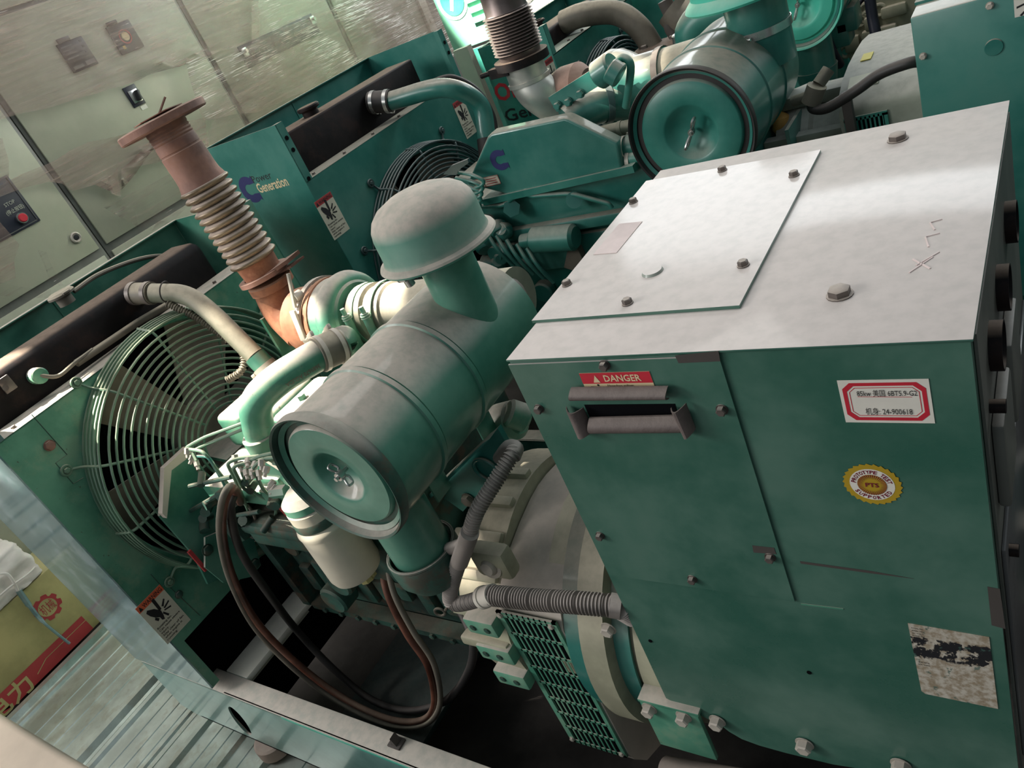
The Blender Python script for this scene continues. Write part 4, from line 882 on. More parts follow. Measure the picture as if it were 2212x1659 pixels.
# intake cover
YC = 1.30
cpts2 = [(1008, 398), (1052, 296), (1060, 288), (1218, 254), (1228, 257), (1330, 308), (1336, 316), (1346, 378), (1314, 371), (1180, 402), (1110, 425)]
ic = obj('intake_cover', G().prism(TP(*[(u, v, 'y', YC) for u, v in cpts2]), (0, .05, 0)), 'green_new', GS2)
bv = ic.modifiers.new('b', 'BEVEL'); bv.width = .009; bv.segments = 3; bv.limit_method = 'ANGLE'; bv.angle_limit = radians(30)
fl_ = TP((1040, 432, 'y', YC - .01), (1366, 358, 'y', YC - .01)); 
obj('cover_flange', G().prism([fl_[0], fl_[1], fl_[1] + Z * -.022, fl_[0] + Z * -.022], (0, .14, 0)), 'green_far', ic)
bolts(ic, TP((1062, 430, 'y', YC + .005), (1092, 424, 'y', YC + .005), (1138, 412, 'y', YC + .005), (1168, 408, 'y', YC + .005), (1220, 398, 'y', YC + .005), (1252, 392, 'y', YC + .005), (1308, 381, 'y', YC + .005), (1344, 372, 'y', YC + .005)), Z, 'green_far', .009, .010)
w_on('logo_mark', ic, 'navy', lambda g: clogo(g, at(1079, 346, 'y', YC - .001), X, Z, .034))
def bl(g):
    A, B = at(1030, 408, 'y', YC - .001), at(1084, 400, 'y', YC - .001); h = .032
    g.prism([A, A + X * (B.x - A.x), A + V((B.x - A.x, 0, h)), A + Z * h], (0, -.0006, 0)); g.m(1); o = A - Y * .0012; w = B.x - A.x
    for (a0, b0, a1, b1) in ((0, 0, w, .0015), (0, h - .0015, w, h), (0, 0, .0015, h), (w - .0015, 0, w, h), (w * .38, 0, w * .40, h)): g.d2(o, X, Z, [(a0, b0), (a1, b0), (a1, b1), (a0, b1)])
    for k in range(3): g.d2(o, X, Z, [(w * .46, h * (.22 + .24 * k)), (w * .9, h * (.22 + .24 * k)), (w * .9, h * (.30 + .24 * k)), (w * .46, h * (.30 + .24 * k))])
w_on('cover_label', ic, ('paper', 'red_faded'), bl)
obj('breather_pipe', G().tube(bend(TP((1035, 446, 'y', YE - .06), (1090, 444, 'y', YE - .06), (1110, 425, 'y', YE - .06), (1135, 418, 'y', YE - .06), (1150, 424, 'y', YE - .06), (1235, 418, 'y', YE - .06), (1315, 440, 'y', YE - .06), (1322, 450, 'y', YE - .06)), .03), .008, 10), 'green_far', GS2)
obj('coolant_rail', G().box(-.98, -.45, YE - .05, YE, 1.00, 1.04, .01).cyl(at(1105, 450, 'y', YE - .05), at(1105, 450, 'y', YE - .07), .03, seg=6).cyl(at(1240, 432, 'y', YE - .05), at(1240, 432, 'y', YE - .07), .026, seg=20), 'green_new', GS2)
for k in range(5): obj('injector_line', G().tube(catmull(TP((985, 372 + 12 * k, 'y', 1.27), (1020, 378 + 14 * k, 'y', 1.25), (1045 - 2 * k, 392 + 13 * k, 'y', 1.25), (1030 - 3 * k, 405 + 13 * k, 'y', 1.25), (995, 412 + 12 * k, 'y', 1.27))), .006, 8), 'green_far', GS2)
obj('lifting_eye', G().prism(TP((957, 377, 'y', 1.24), (975, 358, 'y', 1.24), (1010, 344, 'y', 1.24), (1012, 352, 'y', 1.24), (990, 368, 'y', 1.24), (985, 378, 'y', 1.24)), (0, .012, 0)), 'steel', GS2)
obj('thermostat_housing', G().cyl(at(1058, 350, 'x', -1.14), at(1058, 400, 'x', -1.14), .045, seg=24, bev=.008).box(-1.2, -1.08, 1.42, 1.6, 1.14, 1.22, .02), 'green_new', GS2)
# turbo 2
YT = 1.62
t2 = at(1262, 200, 'y', YT)
tb2 = obj('turbocharger', G().lathe([(0, -.12), (.06, -.12), (.085, -.10), (.098, -.06), (.098, .0), (.07, .03), (0, .03)], t2, X, 40), 'rust', GS2, 'dull brown turbine housing')
t3 = at(1345, 192, 'y', YT - .02)
obj('compressor_housing', G().lathe([(.05, -.08), (.10, -.07), (.115, -.04), (.118, .02), (.10, .05), (.085, .07), (.085, .16), (0, .16)], t3, X, 44).torus(t3 + X * -.01, X, .09, .034, 44, 12), 'green_new', tb2)
clamp(tb2, t3 + X * .15, X, .087, 'bolt_grey', .02, 2.6)
p = TP((1385, 165, 'y', YT - .02), (1500, 125, 'y', YT - .02))
obj('intake_pipe', G().cyl(t3 + X * .14, t3 + X * .42, .082, seg=36), 'pipe_dusty', GS2)
obj('wastegate_arm', G().bar(at(1195, 225, 'y', 1.42), at(1290, 165, 'y', 1.42), .05, .012, up=(0, 1, 0)).cyl(at(1290, 165, 'y', 1.42), at(1325, 140, 'y', 1.42), .042, seg=24, bev=.006).cyl(at(1316, 150, 'y', 1.40), at(1340, 165, 'y', 1.40), .035, seg=20, bev=.004), 'green_new', GS2)
bolts(GS2, TP((1205, 228, 'y', 1.41), (1228, 220, 'y', 1.41), (1254, 202, 'y', 1.41)), -Y, 'green_new', .012, .012)
obj('oil_feed_pipe', G().tube(catmull(TP((1330, 140, 'y', 1.45), (1345, 125, 'y', 1.45), (1362, 140, 'y', 1.44), (1358, 190, 'y', 1.44), (1352, 230, 'y', 1.46))), .012, 12), 'green_far', GS2)
x2 = TP((1228, 265, 'y', 1.42), (1260, 240, 'y', 1.46), (1310, 222, 'y', 1.5), (1350, 222, 'y', 1.55))
obj('crossover_pipe', G().tube(catmull(x2, 8), .056, 26), 'green_new', GS2)
obj('hose_band', G().lathe([(.058, -.01), (.061, -.01), (.061, .01), (.058, .01)], x2[2], x2[3] - x2[1], 32, True), 'wire_dark', GS2)
obj('water_pipe', G().tube(catmull(TP((1275, 292, 'y', 1.42), (1340, 277, 'y', 1.42), (1372, 270, 'y', 1.42))), .02, 16).tube(TP((1338, 279, 'y', 1.42), (1346, 277, 'y', 1.42)), .024, 16), 'pipe_dusty', GS2)
obj('water_hose', G().tube(catmull(TP((1330, 322, 'y', 1.36), (1360, 315, 'y', 1.36), (1400, 318, 'y', 1.36))), .032, 18).tube(catmull(TP((1345, 350, 'y', 1.34), (1375, 340, 'y', 1.34), (1410, 345, 'y', 1.34))), .024, 16), 'green_far', GS2)
for (u, v) in ((1348, 318), (1362, 345)): clamp(GS2, at(u, v, 'y', 1.345), V((1, 0, -.1)), .03, 'bolt_white', .012, 3.)
# exhaust 2: galvanised elbow with dark bellows
e = TP((1225, 215, 'y', 1.6), (1200, 205, 'y', 1.58), (1160, 215, 'y', 1.55), (1145, 175, 'y', 1.55), (1128, 130, 'y', 1.55))
el2 = obj('exhaust_elbow', G().tube(catmull([e[0], at(1205, 225, 'y', 1.58), at(1165, 200, 'y', 1.55), e[3], e[4]], 8), [.048] * 6 + [.056, .062] + [.066] * 25, 28).lathe([(.066, 0), (.072, 0), (.072, .012), (.066, .012)], e[3], e[4] - e[3], 32, True), 'galvanised', GS2)
b0, b1 = at(1127, 128, 'y', 1.55), at(1080, -20, 'y', 1.55); ax2 = (b1 - b0).normalized(); H2 = (b1 - b0).length
pr = [(.066, 0), (.07, .03)]
for i in range(13):
    for k in range(6): t = k / 6; pr.append((.062 + .019 * (.5 - .5 * cos(2 * pi * t)), .03 + (H2 * .72 - .03) * (i + t) / 13))
pr += [(.070, H2 * .72), (.068, H2 * .74), (.067, H2 * 1.05), (.05, H2 * 1.05)]
be2 = obj('exhaust_bellows', G().lathe(pr, b0, ax2, 44), 'bellows_dark', GS2, smooth=60)
obj('bellows_clamp', G().lathe([(.06, -.012), (.090, -.012), (.090, .014), (.06, .014)], b0, ax2, 40, True).bar(at(1062, 160, 'y', 1.5), at(1100, 150, 'y', 1.5), .03, .03).cyl(at(1040, 165, 'y', 1.5), at(1066, 156, 'y', 1.5), .008), 'tank_black', be2)
# air cleaner 2
ac2, q, g = air_cleaner(GS2, -.15, 1.292, 1.12, 1.60, .156, (.17, .32), 'green_new', 'rubber_black', 'green_far', cone=.43, depth=.004)
wingnut(ac2, q, g, radians(60), 1.1)
g2c = at(1640, 60, 'y', 1.47)
obj('inlet_stem', G().cyl((g2c.x, 1.47, 1.32), (g2c.x, 1.47, 1.75), .078, seg=44), 'green_new', ac2)
clamp(ac2, V((g2c.x, 1.47, at(1640, 62, 'y', 1.47).z)), Z, .08, 'steel', .02, 2.8)
cz2 = at(1545, 22, 'y', 1.40).z
obj('rain_cap', G().lathe([(.08, .0), (.165, -.01), (.17, -.004), (.165, .006), (.15, .02), (.145, .09), (.1, .13), (0, .14)], (g2c.x, 1.47, at(1496, 28, 'x', g2c.x - .1).z if False else 1.515), Z, 64), 'green_bright', ac2)
obj('bracket_foot', G().box(.0, .01, 1.35, 1.5, 1.05, 1.17).box(-.2, 0.01, 1.35, 1.5, 1.05, 1.06), 'green_new', GS2)
obj('warning_bulb', G().lathe([(0, -.02), (.02, -.015), (.028, 0), (.024, .03), (0, .05)], at(1690, 275, 'y', 1.5), V((0, 0, 1)), 20), 'amber', GS2)
# alternator 2
ay, az = 1.62, .93
al2 = obj('alternator_drum', G().lathe([(0, -.06), (.25, -.06), (.26, .0), (.26, .03), (.25, .04), (.25, .16), (.26, .165), (.27, .18), (.27, .22)], (0, ay, az + .0), X, 64), 'grey_alt', GS2)
sec = [(ay - .28, .62), (ay - .28, 1.175), (ay - .27, 1.20), (ay - .24, 1.222), (ay - .19, 1.238), (ay - .1, 1.248), (ay, 1.25), (ay + .1, 1.248), (ay + .2, 1.235), (ay + .28, 1.19), (ay + .28, .62)]
al3 = obj('alternator_wrap', G().prism([(.14, y, z) for y, z in sec], (.20, 0, 0)), 'grey_alt', GS2)
g = G(); gx0, gx1, gz0, gz1, gy = .150, .250, .90, 1.168, ay - .287
g.box(gx0, gx0 + .01, gy, gy + .006, gz0, gz1).box(gx1 - .01, gx1, gy, gy + .006, gz0, gz1)
for r in range(5): g.box(gx0, gx1, gy, gy + .006, gz1 - .006 - r * .075, gz1 + .004 - r * .075)
for c in range(1, 10): g.box(gx0 + c * .01 - .002, gx0 + c * .01 + .002, gy, gy + .006, gz0, gz1)
vg2 = obj('vent_grille', g, 'green_far', GS2); obj('vent_backing', G().box(gx0 + .003, gx1 - .003, gy + .0055, gy + .008, gz0, gz1), 'void', vg2)
obj('paper_label', G().prism([V((.16, ay - .235, 1.225)), V((.23, ay - .235, 1.225)), V((.23, ay - .19, 1.239)), V((.16, ay - .19, 1.239))], V((0, -.001, .003))), 'paper', al3, 'torn paper label')
obj('yellow_tag', G().prism([V((.17, ay - .10, 1.249)), V((.195, ay - .10, 1.249)), V((.195, ay - .05, 1.251)), V((.17, ay - .05, 1.251))], V((0, -.001, .002))), 'yellow', al3, 'yellow tag')
obj('alternator_bell', G().lathe([(.25, .33), (.29, .335), (.29, .37), (.265, .38), (.265, .42), (.285, .43), (.285, .45), (.26, .46), (.26, .70), (0, .70)], (0, ay, az), X, 56), 'grey_alt', GS2)
obj('flange_rail', G().box(-.08, .14, ay - .12, ay - .04, 1.17, 1.205, .008).box(-.08, .14, ay - .22, ay - .18, 1.10, 1.13, .006), 'grey_alt', GS2)
hz = TP((1752, 218, 'y', 1.32), (1758, 235, 'y', 1.32), (1790, 232, 'y', 1.31), (1850, 195, 'y', 1.30), (1900, 160, 'y', 1.30), (1960, 137, 'y', 1.29), (1990, 132, 'y', 1.30))
obj('battery_cable', G().tube(catmull(hz), .013, 12), 'rubber_black', GS2)
obj('cable_tee', G().tube(TP((1765, 185, 'y', 1.33), (1752, 222, 'y', 1.33)), .024, 18).tube(TP((1790, 150, 'y', 1.36), (1768, 182, 'y', 1.34)), .016, 14).tube(catmull(TP((1755, 205, 'y', 1.33), (1740, 210, 'y', 1.34), (1715, 218, 'y', 1.36))), .014, 12), 'hose_dusty', GS2)
obj('cable_strap', G().box(*(lambda p: (p.x - .012, p.x + .012, p.y - .02, p.y + .0, p.z - .08, p.z + .03))(at(1832, 222, 'y', 1.32)), .004), 'tape', GS2)
obj('duct_outlet', G().cyl((.02, 1.7, .95), (.02, 1.7, 1.1), .06), 'tank_black', GS2)
# control box 2
BX, BY = .344, 1.2
cb2 = obj('control_box', G().box(BX, BX + .75, BY, BY + .62, .70, 1.402, .004), 'green_new', GS2)
obj('top_cover', G().box(BX - .002, BX + .5, BY + .09, BY + .6, 1.402, 1.408), 'green_new', cb2)
bolts(cb2, [at(2138, 12, 'y', BY), at(1994, 121, 'y', BY)], -Y, 'bolt_white', .0065, .009)
p = at(2147, 102, 'y', BY)
obj('blanking_plug', G().lathe([(0, .003), (.016, .003), (.0175, 0)], p, -Y, 32), 'green_new', cb2)
obj('panel_seam', G().box(BX + .22, BX + .75, BY - .0006, BY, 1.065, 1.068), 'green_dark', cb2)
a = at(2192, 38, 'y', BY)
g = G(); o = V((a.x, BY - .0005, a.z)); g.prism([o, o + X * .08, o + V((.08, 0, .06)), o + Z * .06], (0, -.0006, 0)); g.m(1).d2(o - Y * .001, X, Z, [(0, .034), (.08, .034), (.08, .06), (0, .06)])
g.m(2).d2(o - Y * .001, X, Z, [(.004, .02), (.02, .024), (.03, .012), (.026, .01), (.018, .02), (.004, .016)]).d2(o - Y * .001, X, Z, [(.008, .002), (.022, .014), (.024, .012), (.012, .0)])
obj('danger_label', g, ('white', 'red_faded', 'ink'), cb2)
obj('skid_rail', rail(1.0, 1, -1.86, 1.2, hole=False, zt=.36, zb=.1), 'green_new', GS2)
obj('skid_rail', rail(1.98, -1, -1.86, 1.2, hole=False, zt=.36, zb=.1), 'green_new', GS2)
# ================================================================== THIRD GENERATOR SET
GS3 = empty('generator_set', (-.2, 2.8, .13), 'farthest green generator set with red and black lettering on its side panel', 'generator', 'green diesel generator sets')
P3 = dict(x=-1.12, xr=-1.46, y0=2.25, y1=3.1, zb=.3, zs=1.38, zt=1.50, zn=.36, cy=2.66, cz=.87, R=.43, mat='green_far', shroud='green_far', wire='wire_dark', ztk=1.455, bev=.02, leg=.03, ta=.04, tb=.16, n=20, rw=.005)
sh3, tk3 = radiator(GS3, P3)
S3 = side_sheets(GS3, P3, nm='green_far', near=True)
yp = 2.2455
def bl(g): a = at(1105, 145, 'y', yp); g.lathe([(0, 0), (.055, 0)], a, -Y, 36)
w_on('logo_disc', S3['near'], 'navy', bl)
def bl(g): a, b = at(1075, 218, 'y', yp), at(1168, 196, 'y', yp); g.text('Onan', V((a.x, yp, a.z - .004)), X, Z, .075, b.x - a.x, bold=.03)
w_on('panel_lettering', S3['near'], 'red_onan', bl)
def bl(g): a, b = at(1095, 262, 'y', yp), at(1215, 238, 'y', yp); g.text('Genset', V((a.x, yp, a.z - .004)), X, Z, .055, b.x - a.x, bold=.015)
w_on('panel_lettering', S3['near'], 'ink', bl)
a = at(1178, 150, 'x', -1.119)
warning_label(sh3, V((-1.1192, a.y, a.z - .13)), Y, Z, .08, .16, ('paper', 'red_faded', 'ink'))
obj('filler_cap', G().torus(at(1158, 48, 'x', -1.32), Z, .035, .006, 24, 8).cyl(at(1158, 60, 'x', -1.32), at(1158, 52, 'x', -1.32), .032), 'tank_black', tk3)
h3 = TP((1218, 48, 'x', -1.22), (1260, 32, 'x', -1.12), (1330, 28, 'x', -1.0), (1380, 60, 'x', -.92), (1415, 112, 'x', -.88))
hp3 = obj('coolant_pipe', G().tube(catmull(h3, 10), .05, 22), 'hose_dusty', GS3, 'brown coolant hose')
eb3 = obj('engine_block', G().box(-.95, -.15, 2.5, 2.85, .5, 1.17, .02), 'green_far', GS3)
for k in range(4):
    p = at(1400 + 62 * k, 112 - 22 * k, 'y', 2.6)
    f = obj('rocker_cover', G().box(p.x - .10, p.x + .07, 2.5, 2.75, p.z - .06, p.z + .012, .03, 3), 'tank_black', GS3); bolts(f, [(p.x - .02, 2.62, p.z + .012)], Z, 'bolt_grey', .016, .016)
bt = at(1475, 110, 'y', 2.35); tp_ = at(1468, 72, 'y', 2.35)
obj('breather_valve', G().cyl(bt, tp_, .032, seg=24, bev=.004).cyl(at(1478, 125, 'y', 2.35), bt, .02, seg=16), 'steel', GS3)
obj('air_duct', G().tube(catmull(TP((1510, 105, 'y', 2.3), (1498, 70, 'y', 2.3), (1530, 35, 'y', 2.3), (1600, 20, 'y', 2.3)), 8), .07, 24), 'green_far', GS3)
obj('air_duct', G().tube(catmull(TP((1455, 10, 'y', 2.7), (1480, 30, 'y', 2.7), (1540, 30, 'y', 2.7), (1560, 20, 'y', 2.7)), 8), .09, 20), 'hose_dusty', GS3, 'brown duct')
obj('lifting_bracket', G().tube(catmull(TP((1435, 0, 'y', 2.65), (1450, 35, 'y', 2.65), (1450, 60, 'y', 2.65), (1475, 95, 'y', 2.65)), 6), .03, 12).tube(catmull(TP((1500, 35, 'y', 2.65), (1490, 60, 'y', 2.65), (1480, 95, 'y', 2.65)), 6), .025, 12), 'tape', GS3)
a3 = at(1722, 12, 'y', 2.05)
ac3, q, g = air_cleaner(GS3, a3.x, a3.z, 2.05, 2.45, .132, (.15, .3), 'green_new', 'green_bright', 'green_bright', cone=.5, depth=.004)
wingnut(ac3, q, g, radians(70), 1.1)
p = at(1755, 105, 'y', 2.15)
obj('drain_duct', G().cyl((p.x, 2.15, p.z + .12), (p.x, 2.15, p.z - .065), .065, seg=36).cyl((p.x, 2.15, p.z - .065), (p.x, 2.15, p.z - .12), .07, .06, seg=36), 'green_new', GS3)
g = G().box(-.12, .62, 2.75, 2.8, .6, 1.75, .01)
def cr(u0, v0, u1, v1): 
    A, B = at(u0, v0, 'y', 2.73), at(u1, v1, 'y', 2.73); return min(A.x, B.x), max(A.x, B.x), min(A.z, B.z), max(A.z, B.z)
for (u0, v0, u1, v1, t) in ((1865, 40, 1900, 62, .03), (1880, 75, 1925, 110, .035), (1820, 85, 1860, 110, .02), (1900, 20, 1960, 30, .02), (1935, 60, 1945, 120, .03), (1860, 70, 1940, 78, .03), (1830, 10, 1850, 40, .02), (1865, 118, 1935, 124, .03), (1800, 60, 1830, 72, .025)):
    x0, x1, z0, z1 = cr(u0, v0, u1, v1); g.box(x0, max(x1, x0 + .02), 2.75 - t, 2.76, z0, max(z1, z0 + .02), .01)
for (u, v) in ((1858, 45), (1872, 38), (1840, 95), (1870, 20), (1900, 22), (1826, 112), (1850, 120)):
    p = at(u, v, 'y', 2.75); g.torus(p, -Y, .02, .008, 18, 8)
cas = obj('housing_casting', g, 'beige_cast', GS3)
obj('wiring_loom', G().tube(catmull(TP((1878, -10, 'y', 2.66), (1885, 40, 'y', 2.64), (1893, 80, 'y', 2.62), (1897, 108, 'y', 2.64))), .02, 12), 'panel_black', GS3)
obj('wiring_loom', G().tube(catmull(TP((1870, -10, 'y', 2.66), (1845, 25, 'y', 2.66), (1840, 55, 'y', 2.7))), .008, 8), 'panel_black', GS3)
obj('wiring_loom', G().tube(catmull(TP((1788, 85, 'y', 2.3), (1800, 115, 'y', 2.3), (1815, 140, 'y', 2.35))), .016, 10), 'panel_black', GS3)
for (u, v) in ((1828, 38), (1812, 72)):
    p = at(u, v, 'y', 2.3); obj('canister_foot', G().box(p.x - .04, p.x + .03, 2.3, 2.4, p.z - .05, p.z + .03, .006), 'green_new', GS3)
obj('control_box', G().box(.5, 1.3, 2.55, 3.1, .8, 1.62, .004), 'green_far', GS3)
# ================================================================== bright enclosure and screens beyond
EY = 3.75
EN = empty('generator_enclosure', (-2.4, EY, 0), 'sunlit mint-green generator enclosure with oval emblem and louvres at the far end', 'generator')
A = at(940, 0, 'y', EY); B = at(985, 110, 'y', EY); 
x0, x1 = at(960, 60, 'y', EY).x, at(1110, 60, 'y', EY).x
z0 = at(985, 112, 'y', EY).z
obj('door', G().box(x0, x1, EY, EY + .04, z0, 2.6, .004), 'mint', EN)
p = at(976, 2, 'y', EY - .003)
obj('emblem', G().lathe([(0, 0), (.09, 0)], p, -Y, 36).m(1).lathe([(.095, .001), (.115, .001)], p, -Y, 36).obox(p - Y * .002, V((.5, 0, 1)).normalized() * .12, V((-1, 0, .5)).normalized() * .025, Y * .001), ('green_far', 'white'), EN)
g = G()
lx = at(1012, 20, 'y', EY - .01).x
for k in range(12): g.box(lx, lx + .14, EY - .02, EY, z0 + .12 + k * .06, z0 + .15 + k * .06, .004)
obj('louvre_panel', g, 'mint', EN)
obj('base_sheet', G().box(x0, x1, EY, EY + .04, .0, z0 - .02), 'green_far', EN)
WB = obj('notice_board', G().box(-2.22, -1.55, 3.66, 3.70, 0, 2.5), 'white', None, 'white board with grey lettering leaning in the sunlight beyond the bellows', 'board')
def bl(g): a, b = at(1128, 12, 'y', 3.655), at(1190, -8, 'y', 3.655); g.text('DL', V((a.x, 3.655, a.z)), X, Z, .12, b.x - a.x, bold=.02)
w_on('board_lettering', WB, 'glass_grey', bl)
obj('enclosure_side', G().prism([V((-1.95, 3.2, 0)), V((-1.95, 3.2, 1.42)), V((-.75, 3.2, 1.42)), V((-.75, 3.2, 0))], (0, .3, 0)), 'green_far', None, 'dark teal enclosure edge showing above the farthest header tank', 'enclosure')
obj('equipment_cabinet', G().box(-.62, 1.9, 4.0, 4.5, 0, 2.6, .01).box(-.36, -.30, 3.96, 4.0, 0, 2.6), 'green_far', None, 'tall dark teal equipment cabinet standing behind the third generator set', 'cabinet')
obj('door_frame', G().box(-.98, -.93, 3.9, 3.95, 0, 2.6), 'crate_beige', None, 'narrow cream upright post beside the dark gap at the far end', 'post')
obj('steel_post', G().box(*(-1.555, -1.475, 2.2, 2.235, 0, 1.53)), 'cabinet_edge', None, 'beige steel post between the wrapped cabinets and the lettered panel', 'post')
# ================================================================== switchgear cabinets
XC = -3.2
ys = [-.95, .10, 1.18, 2.32, 3.37, 4.24]
cabs = []
cl = ['beige switchgear cabinet mostly hidden at the left edge behind the front header tank', 'beige switchgear cabinet with a black stop-button panel and a round lock',
      'beige switchgear cabinet with two dark meters and a rotary switch under stretch film', 'beige switchgear cabinet with a long black switch strip under stretch film', 'beige switchgear cabinet at the right end of the wrapped row, riveted edge']
for i in range(5):
    a, b = ys[i], ys[i + 1]
    c = empty('switchgear_cabinet', (XC - .3, (a + b) / 2, 0), cl[i], 'cabinet', 'wrapped switchgear cabinets in a row'); cabs.append(c)
    obj('carcass', G().box(XC - .6, XC - .012, a + .002, b - .002, .0, 2.46, .004), 'slot_grey', c)
    obj('door', G().box(XC - .012, XC, a + .022, b - .022, 1.372, 2.40, .003), 'cabinet', c)
    obj('door', G().box(XC - .012, XC, a + .022, b - .022, .1, 1.335, .003), 'cabinet', c)
    obj('top_rail', G().box(XC - .012, XC, a + .022, b - .022, 2.42, 2.46, .003), 'cabinet', c)
c1, c2, c3, c4 = cabs[1:]
obj('corner_post', G().box(XC - .3, XC + .02, 4.2, 4.28, 0, 2.46, .004), 'cabinet_edge', c4)
bolts(c4, [(XC + .02, 4.24, 1.9 - .18 * k) for k in range(6)], X, 'cabinet_edge', .012, .006, 'rivet')
sp_ = G().box(XC, XC + .006, .62, 1.003, 1.604, 1.83, .002)
st = obj('stop_panel', sp_, 'panel_black', c1)
obj('panel_border', G().box(XC + .0055, XC + .008, .99, .994, 1.612, 1.822).box(XC + .0055, XC + .008, .62, .994, 1.612, 1.616), 'glass_grey', st)
p = at(47, 471, 'x', XC + .006)
obj('push_button', G().cyl(p, p + X * .02, .019, seg=28, bev=.003).m(1).lathe([(.019, 0), (.024, 0), (.024, .012), (.019, .012)], p, X, 28, True), ('red', 'steel'), st)
g = G().text('STOP', V((XC + .0085, p.y - .03, p.z + .068)), Y, Z, .016, .05); g.text('(停止按钮)', V((XC + .0085, p.y - .045, p.z + .035)), Y, Z, .016, .085)
obj('button_lettering', g, 'text_light', st)
p = V((XC, 1.091, 1.468)); obj('door_lock', G().lathe([(.024, 0), (.026, .006), (.02, .01), (.014, .006), (0, .006)], p, X, 30).m(1).lathe([(0, .012), (.012, .011), (.012, .006)], p, X, 24), ('bolt_white', 'black'), c1)
g = G().box(XC, XC + .012, 1.56, 1.70, 2.09, 2.223, .003).box(XC, XC + .012, 1.575, 1.64, 2.223, 2.243, .002)
m1 = obj('protection_relay', g, 'meter', c2)
g = G()
for k in range(4): g.box(XC + .012, XC + .013, 1.57, 1.63, 2.2 - k * .017, 2.206 - k * .017)
g.box(XC + .012, XC + .0135, 1.57, 1.625, 2.10, 2.115).box(XC + .012, XC + .0135, 1.64, 1.69, 2.10, 2.12)
for k in range(3): g.box(XC + .012, XC + .0135, 1.672, 1.684, 2.2 - k * .024, 2.21 - k * .024)
obj('relay_marking', g, 'glass_grey', m1)
a = at(226, 61, 'x', XC); b = at(309, 96, 'x', XC)
g = G().box(XC, XC + .012, a.y, a.y + .14, a.z - .135, a.z, .003).box(XC, XC + .012, a.y + .015, a.y + .075, a.z, a.z + .018, .002)
m2 = obj('voltage_controller', g, 'meter', c2)
p = V((XC + .012, a.y + .07, a.z - .065))
obj('adjusting_dial', G().lathe([(0, .006), (.02, .006), (.022, 0)], p, X, 24), 'cream', m2)
obj('dial_scale', G().lathe([(.028, .001), (.034, .001)], p, X, 30).m(1).box(XC + .0125, XC + .0135, p.y - .045, p.y - .03, p.z - .05, p.z - .035), ('red_faded', 'gold'), m2)
a = at(263, 192, 'x', XC)
sw = obj('rotary_switch', G().box(XC, XC + .006, a.y, a.y + .075, a.z - .1, a.z, .002).m(1).box(XC + .006, XC + .012, a.y + .012, a.y + .066, a.z - .085, a.z - .022, .004), ('panel_black', 'steel'), c2)
obj('switch_knob', G().obox((XC + .025, a.y + .045, a.z - .055), X * .03, V((0, .3, 1)).normalized() * .05, V((0, 1, -.3)).normalized() * .018, .005), 'black', sw)
obj('switch_tag', G().box(XC, XC + .002, a.y + .035, a.y + .072, a.z - .125, a.z - .105), 'white', sw)
bp = obj('switch_strip', G().box(XC, XC + .01, 2.52, 3.17, 1.783, 1.905, .003), 'panel_black', c3)
g = G()
for k in range(9):
    y = 2.6 + k * .062; g.cyl((XC + .01, y, 1.835), (XC + .016, y, 1.835), .015, seg=8)
    g.box(XC + .01, XC + .011, y - .018, y + .018, 1.872, 1.88)
obj('strip_switches', g, 'meter', bp)
for y in (2.545, 3.15): obj('strip_latch', G().box(XC + .01, XC + .02, y - .02, y + .02, 1.84, 1.89, .004).cyl((XC + .02, y, 1.87), (XC + .04, y, 1.87), .01), 'steel', bp)
# stretch film: ribbons pressed against the doors, with wrinkles in depth
from mathutils import noise as mn
WR = empty('stretch_film', (XC + .04, 2.2, 1.2), 'clear wrinkled stretch film wound round the row of beige cabinets', 'plastic film')
def film(pts, off, mat='film', amp=.012, seed=0):
    P = [at(u, v, 'x', XC + off) for u, v in pts]; bm = bmesh.new()
    f = bm.faces.new([bm.verts.new(p) for p in P]); bmesh.ops.triangulate(bm, faces=[f])
    for _ in range(2): bmesh.ops.subdivide_edges(bm, edges=[e for e in bm.edges if e.calc_length() > .12], cuts=2, use_grid_fill=True); bmesh.ops.triangulate(bm, faces=bm.faces)
    for v in bm.verts:
        c = v.co; t = c.z - c.y * .25
        n = mn.noise(V((seed, c.y * 1.3, t * 22))) + .5 * mn.noise(V((seed, c.y * 4, t * 50)))
        v.co.x += amp * n; v.co.z += .01 * mn.noise(V((seed + 3, c.y * 7, c.z * 7)))
    g = G(); g.bm.free(); g.bm = bm
    return obj('film_band', g, mat, WR, smooth=0)
film([(-60, -80), (560, -80), (560, 81), (472, 115), (400, 135), (270, 182), (200, 205), (101, 233), (-60, 275)], .03, seed=1)
film([(540, -80), (960, -80), (985, 20), (1010, 90), (960, 140), (760, 220), (640, 290), (430, 420), (445, 300), (470, 240), (510, 180), (545, 90)], .06, 'film_streak', seed=2)
film([(400, 130), (560, 78), (720, 20), (900, -20), (985, 60), (900, 110), (700, 180), (560, 240), (440, 260), (430, 240)], .075, 'film_streak', .02, 5)
film([(-60, 425), (100, 355), (152, 324), (190, 305), (294, 283), (380, 268), (445, 255), (450, 320), (330, 355), (262, 365), (262, 410), (248, 418), (232, 385), (205, 400), (160, 414), (135, 398), (105, 392), (-60, 440)], .03, seed=7)
film([(225, 450), (262, 425), (330, 395), (440, 340), (450, 420), (395, 455), (372, 480), (340, 478), (330, 500), (300, 490), (292, 455), (255, 440)], .035, 'film_thin', .02, 9)
film([(255, 362), (262, 425), (240, 418), (236, 395), (248, 372)], .05, seed=12); film([(-40, 470), (0, 480), (22, 505), (42, 528), (30, 560), (34, 600), (0, 615), (-40, 600)], .06, 'film', .03, 14)
film([(-40, 290), (2, 300), (15, 350), (20, 395), (0, 398), (-40, 380)], .06, 'film', .03, 15)
